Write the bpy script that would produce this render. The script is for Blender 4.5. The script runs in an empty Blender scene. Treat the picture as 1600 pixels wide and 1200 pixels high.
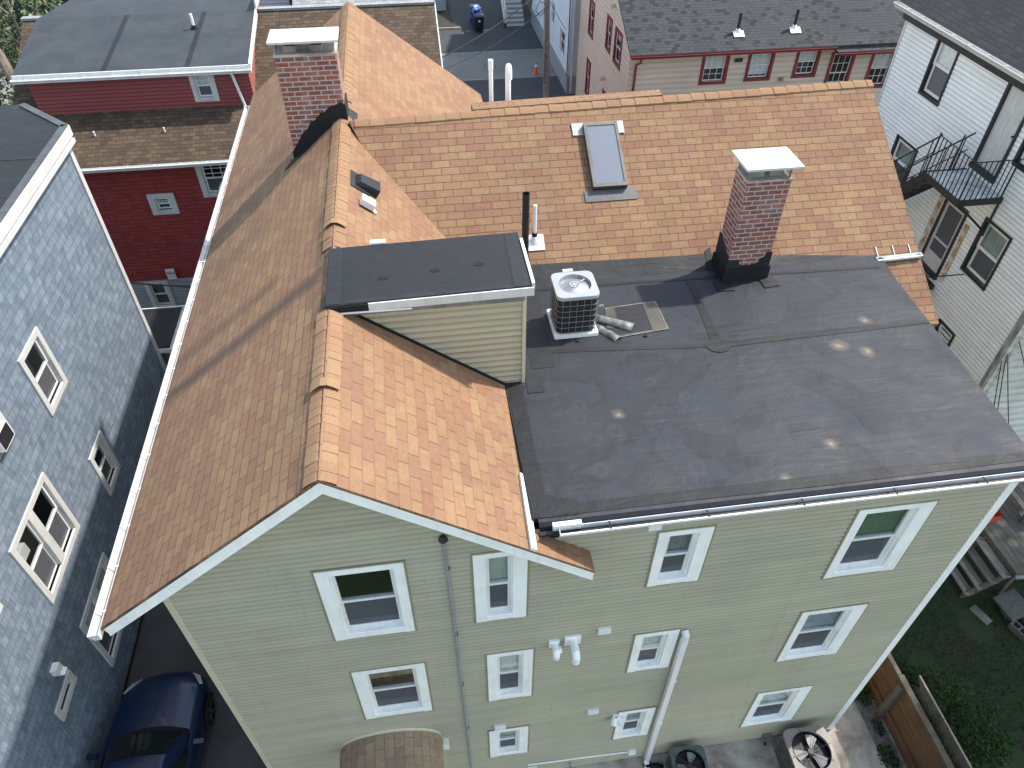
import bpy, math, random
from mathutils import Vector as V, Matrix
rnd = random.Random(11)
SC = bpy.context.scene
COL = SC.collection
# ------------------------------------------------------------------ camera
cam = bpy.data.cameras.new('camera'); camo = bpy.data.objects.new('camera', cam); COL.objects.link(camo)
RR = ((0.989871, -0.141948, 0.002421), (0.095849, 0.680784, 0.726186), (0.104728, 0.718598, -0.687494))
M = Matrix(((RR[0][0], RR[1][0], -RR[2][0], 0.0), (RR[0][1], RR[1][1], -RR[2][1], -5.2),
            (RR[0][2], RR[1][2], -RR[2][2], 15.964), (0, 0, 0, 1)))
camo.matrix_world = M
cam.sensor_width = 36.0; cam.sensor_fit = 'HORIZONTAL'; cam.lens = 25.653
cam.clip_start = 0.1; cam.clip_end = 800
SC.camera = camo
# ------------------------------------------------------------------ light
SUN = V((1.0, 0.36, 1.44)).normalized()
w = bpy.data.worlds.new('World'); SC.world = w; w.use_nodes = True
wt = w.node_tree; wt.nodes.clear()
wo = wt.nodes.new('ShaderNodeOutputWorld'); wb = wt.nodes.new('ShaderNodeBackground')
sk = wt.nodes.new('ShaderNodeTexSky'); sk.sky_type = 'NISHITA'; sk.sun_disc = False
sk.sun_elevation = math.asin(SUN.z); sk.sun_rotation = math.atan2(SUN.x, SUN.y)
sk.air_density = 1.0; sk.dust_density = 0.8; sk.ozone_density = 1.0
wb.inputs[1].default_value = 0.15
wm = wt.nodes.new('ShaderNodeMixRGB'); wm.blend_type = 'MULTIPLY'; wm.inputs[0].default_value = 1; wm.inputs[2].default_value = (1.12, 1.0, .82, 1)
wt.links.new(sk.outputs[0], wm.inputs[1]); wt.links.new(wm.outputs[0], wb.inputs[0]); wt.links.new(wb.outputs[0], wo.inputs[0])
sl = bpy.data.lights.new('sun', 'SUN'); sl.energy = 2.0; sl.angle = math.radians(1.5); sl.color = (1.0, 0.94, 0.86)
so = bpy.data.objects.new('sun', sl); COL.objects.link(so); so.rotation_euler = SUN.to_track_quat('Z', 'Y').to_euler()
so.location = (20, 10, 40)
SC.view_settings.view_transform = 'Standard'; SC.view_settings.look = 'None'
SC.view_settings.gamma = 1.0; SC.view_settings.use_curve_mapping = False
SC.view_settings.exposure = 1.68
SC.cycles.max_bounces = 8; SC.cycles.transparent_max_bounces = 12

# ------------------------------------------------------------------ mesh helpers
WP = {}
def tag(o, label=None, cat=None, group=None, kind=None):
    if label: o['label'] = label
    if cat: o['category'] = cat
    if group: o['group'] = group
    if kind: o['kind'] = kind
    return o
def thing(name, label, cat, loc=(0, 0, 0), group=None):
    o = bpy.data.objects.new(name, None); COL.objects.link(o); o.location = loc; o.empty_display_size = .3
    WP[o] = V(loc)
    return tag(o, label, cat, group)
def autouv(pts):
    n = V((0, 0, 0))
    for i in range(len(pts)):
        a, b = pts[i], pts[(i + 1) % len(pts)]
        n += V(((a.y - b.y) * (a.z + b.z), (a.z - b.z) * (a.x + b.x), (a.x - b.x) * (a.y + b.y)))
    if n.length < 1e-12: return [(0, 0)] * len(pts)
    n.normalize()
    if abs(n.z) > .999: u = V((1, 0, 0))
    else: u = V((0, 0, 1)).cross(n).normalized()
    v = n.cross(u)
    return [(p.dot(u), p.dot(v)) for p in pts]
class MB:
    def __init__(s): s.v = []; s.f = []; s.uv = []; s.m = []; s.sm = []
    def face(s, pts, m=0, uv=None, smooth=False):
        pts = [V(p) for p in pts]; k = len(s.v); s.v += pts
        s.f.append(tuple(range(k, k + len(pts)))); s.uv.append(uv or autouv(pts)); s.m.append(m); s.sm.append(smooth)
    def box(s, x0, x1, y0, y1, z0, z1, m=0):
        s.obox(V((x0, y0, z0)), V((x1 - x0, 0, 0)), V((0, y1 - y0, 0)), V((0, 0, z1 - z0)), m)
    def obox(s, o, a, b, c, m=0):
        o, a, b, c = V(o), V(a), V(b), V(c)
        if a.cross(b).dot(c) < 0: a, b = b, a
        p = [o, o + a, o + a + b, o + b]; q = [x + c for x in p]
        s.face(p[::-1], m); s.face(q, m)
        for i in range(4): s.face([p[i], p[(i + 1) % 4], q[(i + 1) % 4], q[i]], m)
    def prism(s, poly, d, m=0, ms=None):
        """extrude polygon by vector d (cap at poly + cap at poly+d)"""
        p = [V(x) for x in poly]; q = [x + V(d) for x in p]
        n = V((0, 0, 0))
        for i in range(1, len(p) - 1): n += (p[i] - p[0]).cross(p[i + 1] - p[0])
        if n.dot(V(d)) > 0: s.face(p[::-1], m); s.face(q, m); fl = False
        else: s.face(p, m); s.face(q[::-1], m); fl = True
        ms = m if ms is None else ms
        for i in range(len(p)):
            j = (i + 1) % len(p); f = [p[i], p[j], q[j], q[i]]
            s.face(f[::-1] if fl else f, ms)
    def slab(s, poly, t, m=0, ms=None): s.prism(poly, (0, 0, -t), m, ms)
    def tube(s, pts, r, n=8, m=0, caps=True, r2=None):
        pts = [V(p) for p in pts]; rings = []; up = None
        for i, p in enumerate(pts):
            d = (pts[min(i + 1, len(pts) - 1)] - pts[max(i - 1, 0)]).normalized()
            if up is None: up = V((0, 0, 1)) if abs(d.z) < .9 else V((1, 0, 0))
            a = d.cross(up)
            if a.length < 1e-4: a = d.orthogonal()
            a.normalize(); b = a.cross(d); up = b
            rr = r if r2 is None else r + (r2 - r) * i / max(1, len(pts) - 1)
            rings.append([p + (a * math.cos(t) + b * math.sin(t)) * rr for t in [2 * math.pi * k / n for k in range(n)]])
        for i in range(len(rings) - 1):
            for k in range(n):
                s.face([rings[i][k], rings[i + 1][k], rings[i + 1][(k + 1) % n], rings[i][(k + 1) % n]][::-1], m, smooth=n > 6)
        if caps: s.face(rings[0], m); s.face(rings[-1][::-1], m)
    def cone(s, c, r0, r1, h, n=16, m=0, caps=True):
        c = V(c); s.tube([c, c + V((0, 0, h))], r0, n, m, caps, r1)
    def loft(s, rings, m=0, closed=True, caps=False, smooth=True):
        for i in range(len(rings) - 1):
            a, b = rings[i], rings[i + 1]; k = len(a)
            for j in range(k if closed else k - 1):
                s.face([a[j], a[(j + 1) % k], b[(j + 1) % k], b[j]], m, smooth=smooth)
        if caps: s.face(rings[0][::-1], m); s.face(rings[-1], m)
    def build(s, name, mats, parent=None, loc=None, weld=False):
        me = bpy.data.meshes.new(name)
        if not isinstance(mats, (list, tuple)): mats = [mats]
        if parent is not None: off = WP[parent]
        else:
            if loc is None:
                xs = [p.x for p in s.v]; ys = [p.y for p in s.v]; zs = [p.z for p in s.v]
                loc = ((min(xs) + max(xs)) / 2, (min(ys) + max(ys)) / 2, min(zs))
            off = V(loc)
        me.from_pydata([p - off for p in s.v], [], s.f)
        for mt in mats: me.materials.append(mt)
        me.polygons.foreach_set('material_index', s.m)
        me.polygons.foreach_set('use_smooth', s.sm)
        ul = me.uv_layers.new(name='UVMap'); flat = []
        for u in s.uv:
            for c in u: flat += [c[0], c[1]]
        ul.data.foreach_set('uv', flat)
        if weld:
            import bmesh
            bm = bmesh.new(); bm.from_mesh(me); bmesh.ops.remove_doubles(bm, verts=bm.verts, dist=1e-4)
            bmesh.ops.recalc_face_normals(bm, faces=bm.faces); bm.to_mesh(me); bm.free()
        me.update()
        o = bpy.data.objects.new(name, me); COL.objects.link(o)
        if parent is not None:
            o.parent = parent; WP[o] = V(WP[parent])
        else:
            o.location = off; WP[o] = V(off)
        return o
def copy_at(o, parent, delta):
    c = o.copy(); COL.objects.link(c); c.parent = parent; c.location = V(o.location) + V(delta); return c

# ------------------------------------------------------------------ material helpers
def lin(h):
    h = h.lstrip('#'); r = [int(h[i:i + 2], 16) / 255 for i in (0, 2, 4)]
    return tuple((c / 12.92 if c <= .04045 else ((c + .055) / 1.055) ** 2.4) for c in r) + (1,)
def C(r, g, b): return (r, g, b, 1)
class NT:
    def __init__(s, name):
        s.mat = bpy.data.materials.new(name); s.mat.use_nodes = True; s.t = s.mat.node_tree
        s.t.nodes.clear(); s.out = s.t.nodes.new('ShaderNodeOutputMaterial')
        s.b = s.t.nodes.new('ShaderNodeBsdfPrincipled'); s.t.links.new(s.b.outputs[0], s.out.inputs[0])
        s._tc = None
    def n(s, typ, **kw):
        x = s.t.nodes.new('ShaderNode' + typ)
        for k, v in kw.items(): setattr(x, k, v)
        return x
    def l(s, a, b): s.t.links.new(a, b)
    def set(s, sock, v):
        if hasattr(v, 'is_output') or isinstance(v, bpy.types.NodeSocket): s.l(v, sock)
        else: sock.default_value = v
    def tc(s, k):
        if s._tc is None: s._tc = s.n('TexCoord')
        return s._tc.outputs[k]
    def uv(s, sc=(1, 1, 1), off=(0, 0, 0), src='UV'):
        m = s.n('Mapping'); m.inputs['Scale'].default_value = sc; m.inputs['Location'].default_value = off
        s.l(s.tc(src), m.inputs[0]); return m.outputs[0]
    def pos(s):
        return s.n('NewGeometry').outputs['Position']
    def noise(s, vec, scale, detail=3, rough=.55, dist=0):
        x = s.n('TexNoise'); s.l(vec, x.inputs['Vector']); x.inputs['Scale'].default_value = scale
        x.inputs['Detail'].default_value = detail; x.inputs['Roughness'].default_value = rough
        x.inputs['Distortion'].default_value = dist; return x.outputs['Fac']
    def ramp(s, fac, stops, interp='LINEAR'):
        r = s.n('ValToRGB'); r.color_ramp.interpolation = interp
        e = r.color_ramp.elements
        while len(e) < len(stops): e.new(.5)
        for i, (p, c) in enumerate(stops):
            e[i].position = p; e[i].color = c if isinstance(c, tuple) else (c, c, c, 1)
        s.l(fac, r.inputs[0]); return r.outputs[0]
    def mix(s, fac, a, b, mode='MIX'):
        x = s.n('MixRGB', blend_type=mode)
        s.set(x.inputs[0], fac); s.set(x.inputs[1], a); s.set(x.inputs[2], b); return x.outputs[0]
    def math(s, op, a, b=0.0, clamp=False):
        x = s.n('Math', operation=op, use_clamp=clamp); s.set(x.inputs[0], a); s.set(x.inputs[1], b); return x.outputs[0]
    def sep(s, vec):
        x = s.n('SeparateXYZ'); s.l(vec, x.inputs[0]); return x.outputs
    def bump(s, h, strength=.5, dist=.01):
        x = s.n('Bump'); x.inputs['Strength'].default_value = strength; x.inputs['Distance'].default_value = dist
        s.l(h, x.inputs['Height']); s.l(x.outputs[0], s.b.inputs['Normal'])
    def col(s, c): s.set(s.b.inputs['Base Color'], c)
    def rough(s, r): s.set(s.b.inputs['Roughness'], r)
    def brick(s, vec, bw, bh, mortar, c1=C(0, 0, 0), c2=C(1, 1, 1), cm=C(0, 0, 0), off=.5, smooth=.1):
        x = s.n('TexBrick'); s.l(vec, x.inputs['Vector']); x.offset = off; x.offset_frequency = 2; x.squash = 1
        x.inputs['Color1'].default_value = c1; x.inputs['Color2'].default_value = c2; x.inputs['Mortar'].default_value = cm
        x.inputs['Scale'].default_value = 1; x.inputs['Mortar Size'].default_value = mortar
        x.inputs['Mortar Smooth'].default_value = smooth; x.inputs['Bias'].default_value = 0
        x.inputs['Brick Width'].default_value = bw; x.inputs['Row Height'].default_value = bh
        return x.outputs['Color'], x.outputs['Fac']
def plain(name, c, rough=.5, metal=0, var=.12, vs=3.0, dirt=0.0, spec=.5):
    m = NT(name); p = m.pos()
    f = m.noise(p, vs, 4)
    d = tuple(x * (1 - var) for x in c[:3]) + (1,); e = tuple(min(1, x * (1 + var)) for x in c[:3]) + (1,)
    cc = m.ramp(f, [(.3, d), (.7, e)])
    if dirt:
        g = m.noise(m.uv((6, 6, .8), src='Object'), 1.5, 5, .65)
        cc = m.mix(m.ramp(g, [(.5, C(0, 0, 0)), (.75, C(dirt, dirt, dirt))]), cc, C(.12, .11, .09))
    m.col(cc); m.rough(rough); m.b.inputs['Metallic'].default_value = metal
    m.b.inputs['Specular IOR Level'].default_value = spec
    return m.mat
def shingle(name, cols, mortar, bw=.333, rh=.15, ms=.006, stain=0.0, streaks=(), gran=.18, warp=.004, big=.12, lap=.006, vstain=None, hl=1.0, top=None):
    m = NT(name); uv = m.uv()
    wn = m.n('TexNoise'); m.l(uv, wn.inputs['Vector']); wn.inputs['Scale'].default_value = 2.5; wn.inputs['Detail'].default_value = 2
    ad = m.n('VectorMath', operation='MULTIPLY_ADD'); m.l(wn.outputs['Color'], ad.inputs[0])
    ad.inputs[1].default_value = (warp * 2, warp * 4, 0); m.l(uv, ad.inputs[2]); vec = ad.outputs[0]
    bc, bf = m.brick(vec, bw, rh, ms)
    n = len(cols); cc = m.ramp(bc, [((i + .5) / n, c) for i, c in enumerate(cols)])
    g = m.noise(uv, 140, 2, .7); cc = m.mix(1.0, cc, m.ramp(g, [(.25, 1 - gran), (.75, 1 + gran * .6)]), 'MULTIPLY')
    md = m.noise(m.uv((14, 22, 1)), 1.0, 4, .65); cc = m.mix(1.0, cc, m.ramp(md, [(.28, .86), (.72, 1.10)]), 'MULTIPLY')
    vs_ = m.noise(m.uv((5, .7, 1)), 1.0, 5, .65); cc = m.mix(1.0, cc, m.ramp(vs_, [(.3, .90), (.7, 1.06)]), 'MULTIPLY')
    bg = m.noise(uv, .7, 5, .6); cc = m.mix(1.0, cc, m.ramp(bg, [(.3, 1 - big), (.7, 1.0 + big * .5)]), 'MULTIPLY')
    if stain:
        sn = m.noise(m.uv((2.2, .45, 1)), 1.2, 6, .68, .6)
        sf = m.ramp(sn, [(.42, 0.0), (.7, stain)])
        if vstain:
            sv = m.sep(uv)[1]; mr = m.n('MapRange'); m.l(sv, mr.inputs[0]); mr.inputs[1].default_value = vstain[0]; mr.inputs[2].default_value = vstain[1]
            sf = m.mix(1.0, sf, mr.outputs[0], 'MULTIPLY')
        cc = m.mix(sf, cc, C(.13, .085, .06))
    for (u0, wd, st, v0, v1) in streaks:
        q = m.sep(uv); nn = m.noise(m.uv((1.0, .6, 1)), 1.6, 4, .6)
        du = m.math('ABSOLUTE', m.math('ADD', m.math('SUBTRACT', q[0], u0), m.math('MULTIPLY', m.math('SUBTRACT', nn, .5), wd * 1.6)))
        k = m.ramp(m.math('DIVIDE', du, wd), [(.15, st), (1.0, 0.0)])
        a = m.n('MapRange'); m.l(q[1], a.inputs[0]); a.inputs[1].default_value = v0; a.inputs[2].default_value = v0 + .6
        b = m.n('MapRange'); m.l(q[1], b.inputs[0]); b.inputs[1].default_value = v1; b.inputs[2].default_value = v1 - .4
        k = m.mix(1.0, m.mix(1.0, k, a.outputs[0], 'MULTIPLY'), b.outputs[0], 'MULTIPLY')
        cc = m.mix(k, cc, C(.075, .055, .045))
    if top:
        mr = m.n('MapRange'); m.l(m.sep(uv)[1], mr.inputs[0]); mr.inputs[1].default_value = top[0]; mr.inputs[2].default_value = top[1]
        tn = m.noise(m.uv((.8, 1.5, 1)), 1.7, 5, .65)
        cc = m.mix(m.mix(1.0, mr.outputs[0], m.ramp(tn, [(.42, 0.0), (.6, top[2])]), 'MULTIPLY'), cc, C(.035, .03, .026))
    if hl < 1:
        f2 = m.math('ABSOLUTE', m.math('SUBTRACT', m.math('FRACT', m.math('DIVIDE', m.sep(vec)[1], rh)), .5))
        bf = m.math('MULTIPLY', bf, m.ramp(f2, [(.44, 1.0), (.455, hl)]))
    cc = m.mix(m.math('MULTIPLY', bf, .85), cc, mortar)
    m.col(cc); m.rough(.92); m.b.inputs['Specular IOR Level'].default_value = .25
    fr = m.math('FRACT', m.math('DIVIDE', m.sep(vec)[1], rh))
    h = m.math('ADD', m.math('MULTIPLY', m.math('SUBTRACT', 1.0, fr), lap), m.math('MULTIPLY', m.math('SUBTRACT', 1.0, bf), .004))
    h = m.math('ADD', h, m.math('MULTIPLY', g, .003)); m.bump(h, 1.0, 1.0)
    return m.mat
def brickmat(name, cols, mortar, bw=.235, rh=.086, ms=.012, eff=.5):
    m = NT(name); uv = m.uv(); bc, bf = m.brick(uv, bw, rh, ms, smooth=.2)
    n = len(cols); cc = m.ramp(bc, [((i + .5) / n, c) for i, c in enumerate(cols)])
    g = m.noise(uv, 60, 3, .7); cc = m.mix(1.0, cc, m.ramp(g, [(.3, .7), (.7, 1.15)]), 'MULTIPLY')
    cc = m.mix(m.ramp(bf, [(.2, 0.0), (.7, 1.0)]), cc, m.mix(m.noise(uv, 9, 3), mortar, tuple(x * .6 for x in mortar[:3]) + (1,)))
    e = m.noise(uv, 3.2, 6, .72, .8); cc = m.mix(m.ramp(e, [(.48, 0.0), (.75, eff)]), cc, C(.58, .48, .45))
    m.col(cc); m.rough(.9)
    m.bump(m.math('ADD', m.math('SUBTRACT', 1.0, bf), m.math('MULTIPLY', g, .3)), .7, .01)
    return m.mat
def sidingmat(name, c, var=.1, streak=.12, rough=.55, lap=None):
    m = NT(name); uv = m.uv(); p = m.pos()
    a = m.noise(m.uv((.35, 5, 1)), 1.0, 3, .6)
    cc = m.ramp(a, [(.3, tuple(x * (1 - var) for x in c[:3]) + (1,)), (.7, tuple(x * (1 + var * .6) for x in c[:3]) + (1,))])
    b = m.noise(m.uv((1.6, .22, 1)), 1.3, 6, .68); cc = m.mix(m.ramp(b, [(.5, 0.0), (.8, streak)]), cc, C(.10, .10, .075))
    d = m.noise(p, .45, 4, .6); cc = m.mix(1.0, cc, m.ramp(d, [(.3, .9), (.7, 1.06)]), 'MULTIPLY')
    dr = m.noise(m.uv((7, .35, 1)), 1.0, 5, .6); cc = m.mix(m.ramp(dr, [(.56, 0.0), (.78, streak)]), cc, C(.13, .125, .10))
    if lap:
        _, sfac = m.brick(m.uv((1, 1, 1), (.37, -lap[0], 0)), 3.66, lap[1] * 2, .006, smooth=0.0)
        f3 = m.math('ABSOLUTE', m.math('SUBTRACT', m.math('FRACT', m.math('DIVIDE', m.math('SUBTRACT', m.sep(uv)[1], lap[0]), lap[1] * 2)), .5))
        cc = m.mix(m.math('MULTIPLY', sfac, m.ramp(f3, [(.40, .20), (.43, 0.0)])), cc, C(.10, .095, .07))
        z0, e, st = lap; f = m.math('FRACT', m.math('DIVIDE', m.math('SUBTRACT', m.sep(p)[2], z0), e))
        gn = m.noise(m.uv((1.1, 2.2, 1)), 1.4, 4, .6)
        k = m.ramp(f, [(0.0, .5), (.10, .1), (.25, 0.0), (.62, 0.0), (.86, .75), (.97, 1.0)])  # dark line under each lap: shade of the butt above, painted into the colour
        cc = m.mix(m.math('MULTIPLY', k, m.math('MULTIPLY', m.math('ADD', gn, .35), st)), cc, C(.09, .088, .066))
    m.col(cc); m.rough(rough); m.b.inputs['Specular IOR Level'].default_value = .35
    m.bump(m.noise(m.uv((3, 60, 1)), 1.0, 3), .12, .004)
    return m.mat
def membrane(name, c, spots=(), rough=.62, dusty=.35, marks=1.0):
    m = NT(name); p = m.pos()
    a = m.noise(p, 1.1, 6, .62, .4); b = m.noise(p, 6, 5, .65)
    c0 = tuple(x * .70 for x in c[:3]) + (1,); c1 = tuple(x * 1.28 for x in c[:3]) + (1,)
    cc = m.ramp(a, [(.28, c0), (.72, c1)])
    cc = m.mix(m.ramp(b, [(.56, 0.0), (.8, dusty)]), cc, C(.040, .046, .058))
    s3 = m.noise(m.uv((.8, 7, 1), src='Object'), 1.6, 5, .6)
    cc = m.mix(m.ramp(s3, [(.55, 0.0), (.75, dusty * .55)]), cc, C(.044, .050, .063))
    ws = m.noise(p, .5, 3, .5, 1.4); cc = m.mix(m.ramp(ws, [(.47, 0.0), (.485, .55 * marks), (.52, .32 * marks), (.60, .18 * marks), (.63, 0.0)]), cc, C(.010, .0105, .012))
    wn = m.n('TexNoise'); m.l(p, wn.inputs['Vector']); wn.inputs['Scale'].default_value = 4; wn.inputs['Detail'].default_value = 4
    for (x, y, r, kind) in spots:
        vm = m.n('VectorMath', operation='MULTIPLY_ADD'); m.l(wn.outputs['Color'], vm.inputs[0]); vm.inputs[1].default_value = (r * .9, r * .9, 0); m.l(p, vm.inputs[2])
        sp = m.sep(vm.outputs[0]); dx = m.math('SUBTRACT', sp[0], x + r * .45); dy = m.math('SUBTRACT', sp[1], y + r * .45)
        d = m.math('DIVIDE', m.math('SQRT', m.math('ADD', m.math('MULTIPLY', dx, dx), m.math('MULTIPLY', dy, dy))), r)
        if kind == 0: k = m.ramp(d, [(.08, .75), (.3, .3), (.75, 0.0)]); cs = C(.24, .19, .13)
        elif kind == 1: k = m.ramp(d, [(.3, .04), (.5, .16), (.62, .06), (.9, 0.0)]); cs = C(.10, .092, .08)
        else: k = m.ramp(d, [(.1, .55), (1.0, 0.0)]); cs = C(.030, .030, .032)
        cc = m.mix(k, cc, cs)
    m.col(cc); m.rough(m.ramp(a, [(.3, rough - .12), (.7, rough + .15)])); m.b.inputs['Specular IOR Level'].default_value = .35
    h = m.noise(p, 2.2, 4, .55, .5); wr = m.noise(m.uv((.6, 5, 1), src='Object'), 1.2, 3, .5, 1.0); m.bump(m.math('ADD', m.math('ADD', h, m.math('MULTIPLY', wr, .5)), m.math('MULTIPLY', b, .12)), .5, .035)
    return m.mat
def glassmat(name, tint=(.9, .92, .92), refl=1.0):
    m = NT(name); t = m.t
    tr = m.n('BsdfTransparent'); tr.inputs[0].default_value = tint + (1,)
    gl = m.n('BsdfGlossy'); gl.inputs['Roughness'].default_value = .03; gl.inputs['Color'].default_value = (refl, refl, refl, 1)
    fr = m.n('LayerWeight'); fr.inputs['Blend'].default_value = .5
    mx = m.n('MixShader'); m.l(m.math('ADD', m.math('MULTIPLY', m.math('POWER', fr.outputs['Facing'], 4.0), .9), .05, True), mx.inputs[0]); m.l(tr.outputs[0], mx.inputs[1]); m.l(gl.outputs[0], mx.inputs[2])
    m.l(mx.outputs[0], m.out.inputs[0]); return m.mat
def wood(name, c0, c1, sc=(1, 12, 12), rough=.8, src='Object'):
    m = NT(name); a = m.noise(m.uv(sc, src=src), 1.6, 6, .65, .5); b = m.noise(m.pos(), 2.5, 4, .6)
    cc = m.ramp(a, [(.25, c0), (.75, c1)]); cc = m.mix(1.0, cc, m.ramp(b, [(.3, .65), (.7, 1.2)]), 'MULTIPLY')
    m.col(cc); m.rough(rough); m.bump(a, .4, .006); return m.mat
def groundmat(name, stops, sc=1.0, fine=40, bumpd=.01, rough=.95, cracks=None):
    m = NT(name); p = m.pos(); a = m.noise(p, sc, 7, .62, .4); f = m.noise(p, fine, 3, .7)
    cc = m.ramp(a, stops); cc = m.mix(1.0, cc, m.ramp(f, [(.25, .7), (.75, 1.25)]), 'MULTIPLY')
    if cracks:
        vo = m.n('TexVoronoi', feature='DISTANCE_TO_EDGE'); m.l(p, vo.inputs['Vector']); vo.inputs['Scale'].default_value = cracks
        k = m.ramp(vo.outputs['Distance'], [(.0, .7), (.02, 0.0)]); cc = m.mix(k, cc, C(.02, .02, .02))
    m.col(cc); m.rough(rough); m.bump(f, .5, bumpd); return m.mat

# ------------------------------------------------------------------ materials
TAN3 = [C(.232, .126, .080), C(.250, .146, .083), C(.258, .156, .088), C(.272, .172, .096), C(.236, .132, .082)]
M_SH = shingle('tan_shingles', TAN3, C(.075, .048, .034))
M_SHL = shingle('tan_shingles_weathered', TAN3, C(.085, .055, .04), stain=.30, vstain=(5.6, .5),
                streaks=[(-3.5, .26, .85, -9, 5.3), (-4.3, .26, .5, -9, 4.2), (-9.3, .6, .45, -9, 4.6), (-6.6, .5, .25, -9, 3.6)], top=(4.75, 5.2, .8))
M_SHR = shingle('tan_shingles_main', TAN3, C(.085, .055, .038), hl=.12)
M_CAP = [plain('cap_shingle', c, .92, var=.16, vs=60, spec=.2) for c in (TAN3[1], TAN3[2], C(.25, .16, .09), C(.228, .136, .08))]
M_BRN = shingle('brown_shingles', [C(.070, .049, .034), C(.098, .069, .047), C(.118, .085, .058), C(.082, .058, .040)], C(.05, .036, .026), bw=.22, rh=.14, ms=.010, warp=.02, lap=.01)
M_GRYSH = shingle('charcoal_shingles', [C(.055, .058, .062), C(.060, .063, .068), C(.064, .067, .072), C(.057, .06, .064), C(.062, .065, .07), C(.030, .032, .035)], C(.035, .037, .04), bw=.24, rh=.15, ms=.01, warp=.02, lap=.01)
M_BLKSH = shingle('black_shingles', [C(.026, .028, .030), C(.032, .034, .037), C(.022, .023, .025), C(.036, .038, .041)], C(.015, .016, .017), bw=.3, rh=.15, ms=.01, warp=.02, lap=.01)
M_HOOD = shingle('canopy_shingles', [C(.36, .27, .18), C(.41, .31, .21), C(.31, .235, .16)], C(.19, .15, .115), bw=.3, rh=.16, ms=.005, stain=.4)
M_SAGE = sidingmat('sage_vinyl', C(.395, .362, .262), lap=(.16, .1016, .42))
M_SAGET = plain('sage_trim', C(.52, .47, .33), .5, var=.06)
M_SAGEJ = plain('sage_channel', C(.27, .235, .15), .5, var=.06)
M_TRIM = plain('pale_trim', C(.88, .87, .83), .42, var=.06, dirt=.16)
M_WHITE = plain('white_paint', C(.54, .535, .52), .45, var=.07, dirt=.2)
M_WHITE2 = plain('white_vinyl', C(.74, .735, .71), .35, var=.04, dirt=.18)
M_ALU = plain('aluminium_gutter', C(.52, .52, .50), .38, var=.06, dirt=.3)
M_PVC = plain('white_pvc', C(.85, .85, .83), .35, var=.03)
M_EPDM = membrane('grey_membrane', C(.0195, .0235, .031), spots=[(2.54, 1.74, .17, 0), (5.25, .76, .15, 0), (4.39, .23, .16, 0), (6.39, 2.78, .26, 0), (6.75, 2.57, .2, 0),
    (7.12, 3.33, .2, 0), (2.03, .75, .2, 1), (2.03, 2.0, .17, 1), (1.97, 1.73, .2, 1), (2.08, 1.31, .22, 1), (2.42, 1.41, .18, 1), (3.3, .6, .2, 1), (5.9, 1.9, .2, 1),
    (5.0, 2.4, .6, 2), (1.75, 1.6, .7, 2), (4.2, 1.1, .7, 2), (1.6, 3.6, .5, 2), (2.7, .5, .5, 2), (3.2, 2.35, .14, 1), (3.6, 2.0, .13, 1)])
M_EPDM2 = membrane('black_membrane', C(.0105, .0112, .013), dusty=.12, marks=.3)
M_EPDM3 = membrane('dark_flashing', C(.015, .0165, .0195), dusty=.25)
M_TAR = plain('black_tar', C(.012, .012, .013), .75, var=.3, vs=12, spec=.25)
M_TARG = plain('wet_black_membrane', C(.008, .008, .009), .3, var=.4, vs=7, spec=.5)
M_BRICK = brickmat('weathered_brick', [C(.215, .066, .048), C(.26, .08, .055), C(.30, .095, .062), C(.18, .072, .062)], C(.50, .42, .38), eff=.3)
def shakes():
    m = NT('blue_shakes'); uv = m.uv(); bc, bf = m.brick(uv, .155, .19, .005)
    st = m.noise(m.uv((26, 3.2, 1)), 1.0, 4, .6); bl = m.noise(m.uv((5, 4, 1)), 1.0, 3, .6); big = m.noise(uv, .5, 4, .6)
    f = m.math('ADD', m.math('MULTIPLY', bc, .22), m.math('ADD', m.math('MULTIPLY', st, .65), m.math('MULTIPLY', bl, .5)))
    cc = m.ramp(f, [(.40, C(.078, .105, .14)), (.66, C(.138, .178, .222)), (.92, C(.225, .27, .32))])
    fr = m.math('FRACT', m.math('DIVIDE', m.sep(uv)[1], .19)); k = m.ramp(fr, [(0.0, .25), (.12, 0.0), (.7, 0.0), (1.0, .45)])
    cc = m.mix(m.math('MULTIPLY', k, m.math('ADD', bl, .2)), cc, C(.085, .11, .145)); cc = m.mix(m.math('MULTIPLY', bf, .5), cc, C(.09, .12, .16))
    cc = m.mix(1.0, cc, m.ramp(big, [(.3, .92), (.7, 1.06)]), 'MULTIPLY'); m.col(cc); m.rough(.75)
    m.bump(m.math('ADD', m.math('MULTIPLY', m.math('SUBTRACT', 1.0, fr), .012), m.math('MULTIPLY', st, .004)), 1.0, 1.0); return m.mat
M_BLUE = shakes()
M_RED = shingle('barn_red_shingles', [C(.26, .043, .042), C(.29, .049, .047), C(.315, .055, .05)], C(.15, .026, .027), bw=.22, rh=.13, ms=.006, gran=.1, warp=.004)
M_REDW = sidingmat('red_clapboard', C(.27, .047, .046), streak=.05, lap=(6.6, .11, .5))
M_REDL = sidingmat('sunlit_red_cheek', C(.25, .085, .062), streak=.05)  # red clapboard again, with its sunlit salmon tone put into the base colour
M_GREY = sidingmat('grey_clapboard', C(.30, .30, .32))
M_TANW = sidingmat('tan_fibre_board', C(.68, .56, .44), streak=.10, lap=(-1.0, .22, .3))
M_MAROON = plain('maroon_trim', C(.20, .025, .035), .5, var=.1)
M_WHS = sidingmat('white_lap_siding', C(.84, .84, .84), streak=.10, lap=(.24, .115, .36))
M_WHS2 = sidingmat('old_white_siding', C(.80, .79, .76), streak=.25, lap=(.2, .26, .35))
M_BLACKW = plain('black_trim', C(.02, .022, .026), .5, var=.25)
M_IRON = plain('black_iron', C(.018, .018, .018), .55, var=.3)
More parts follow.
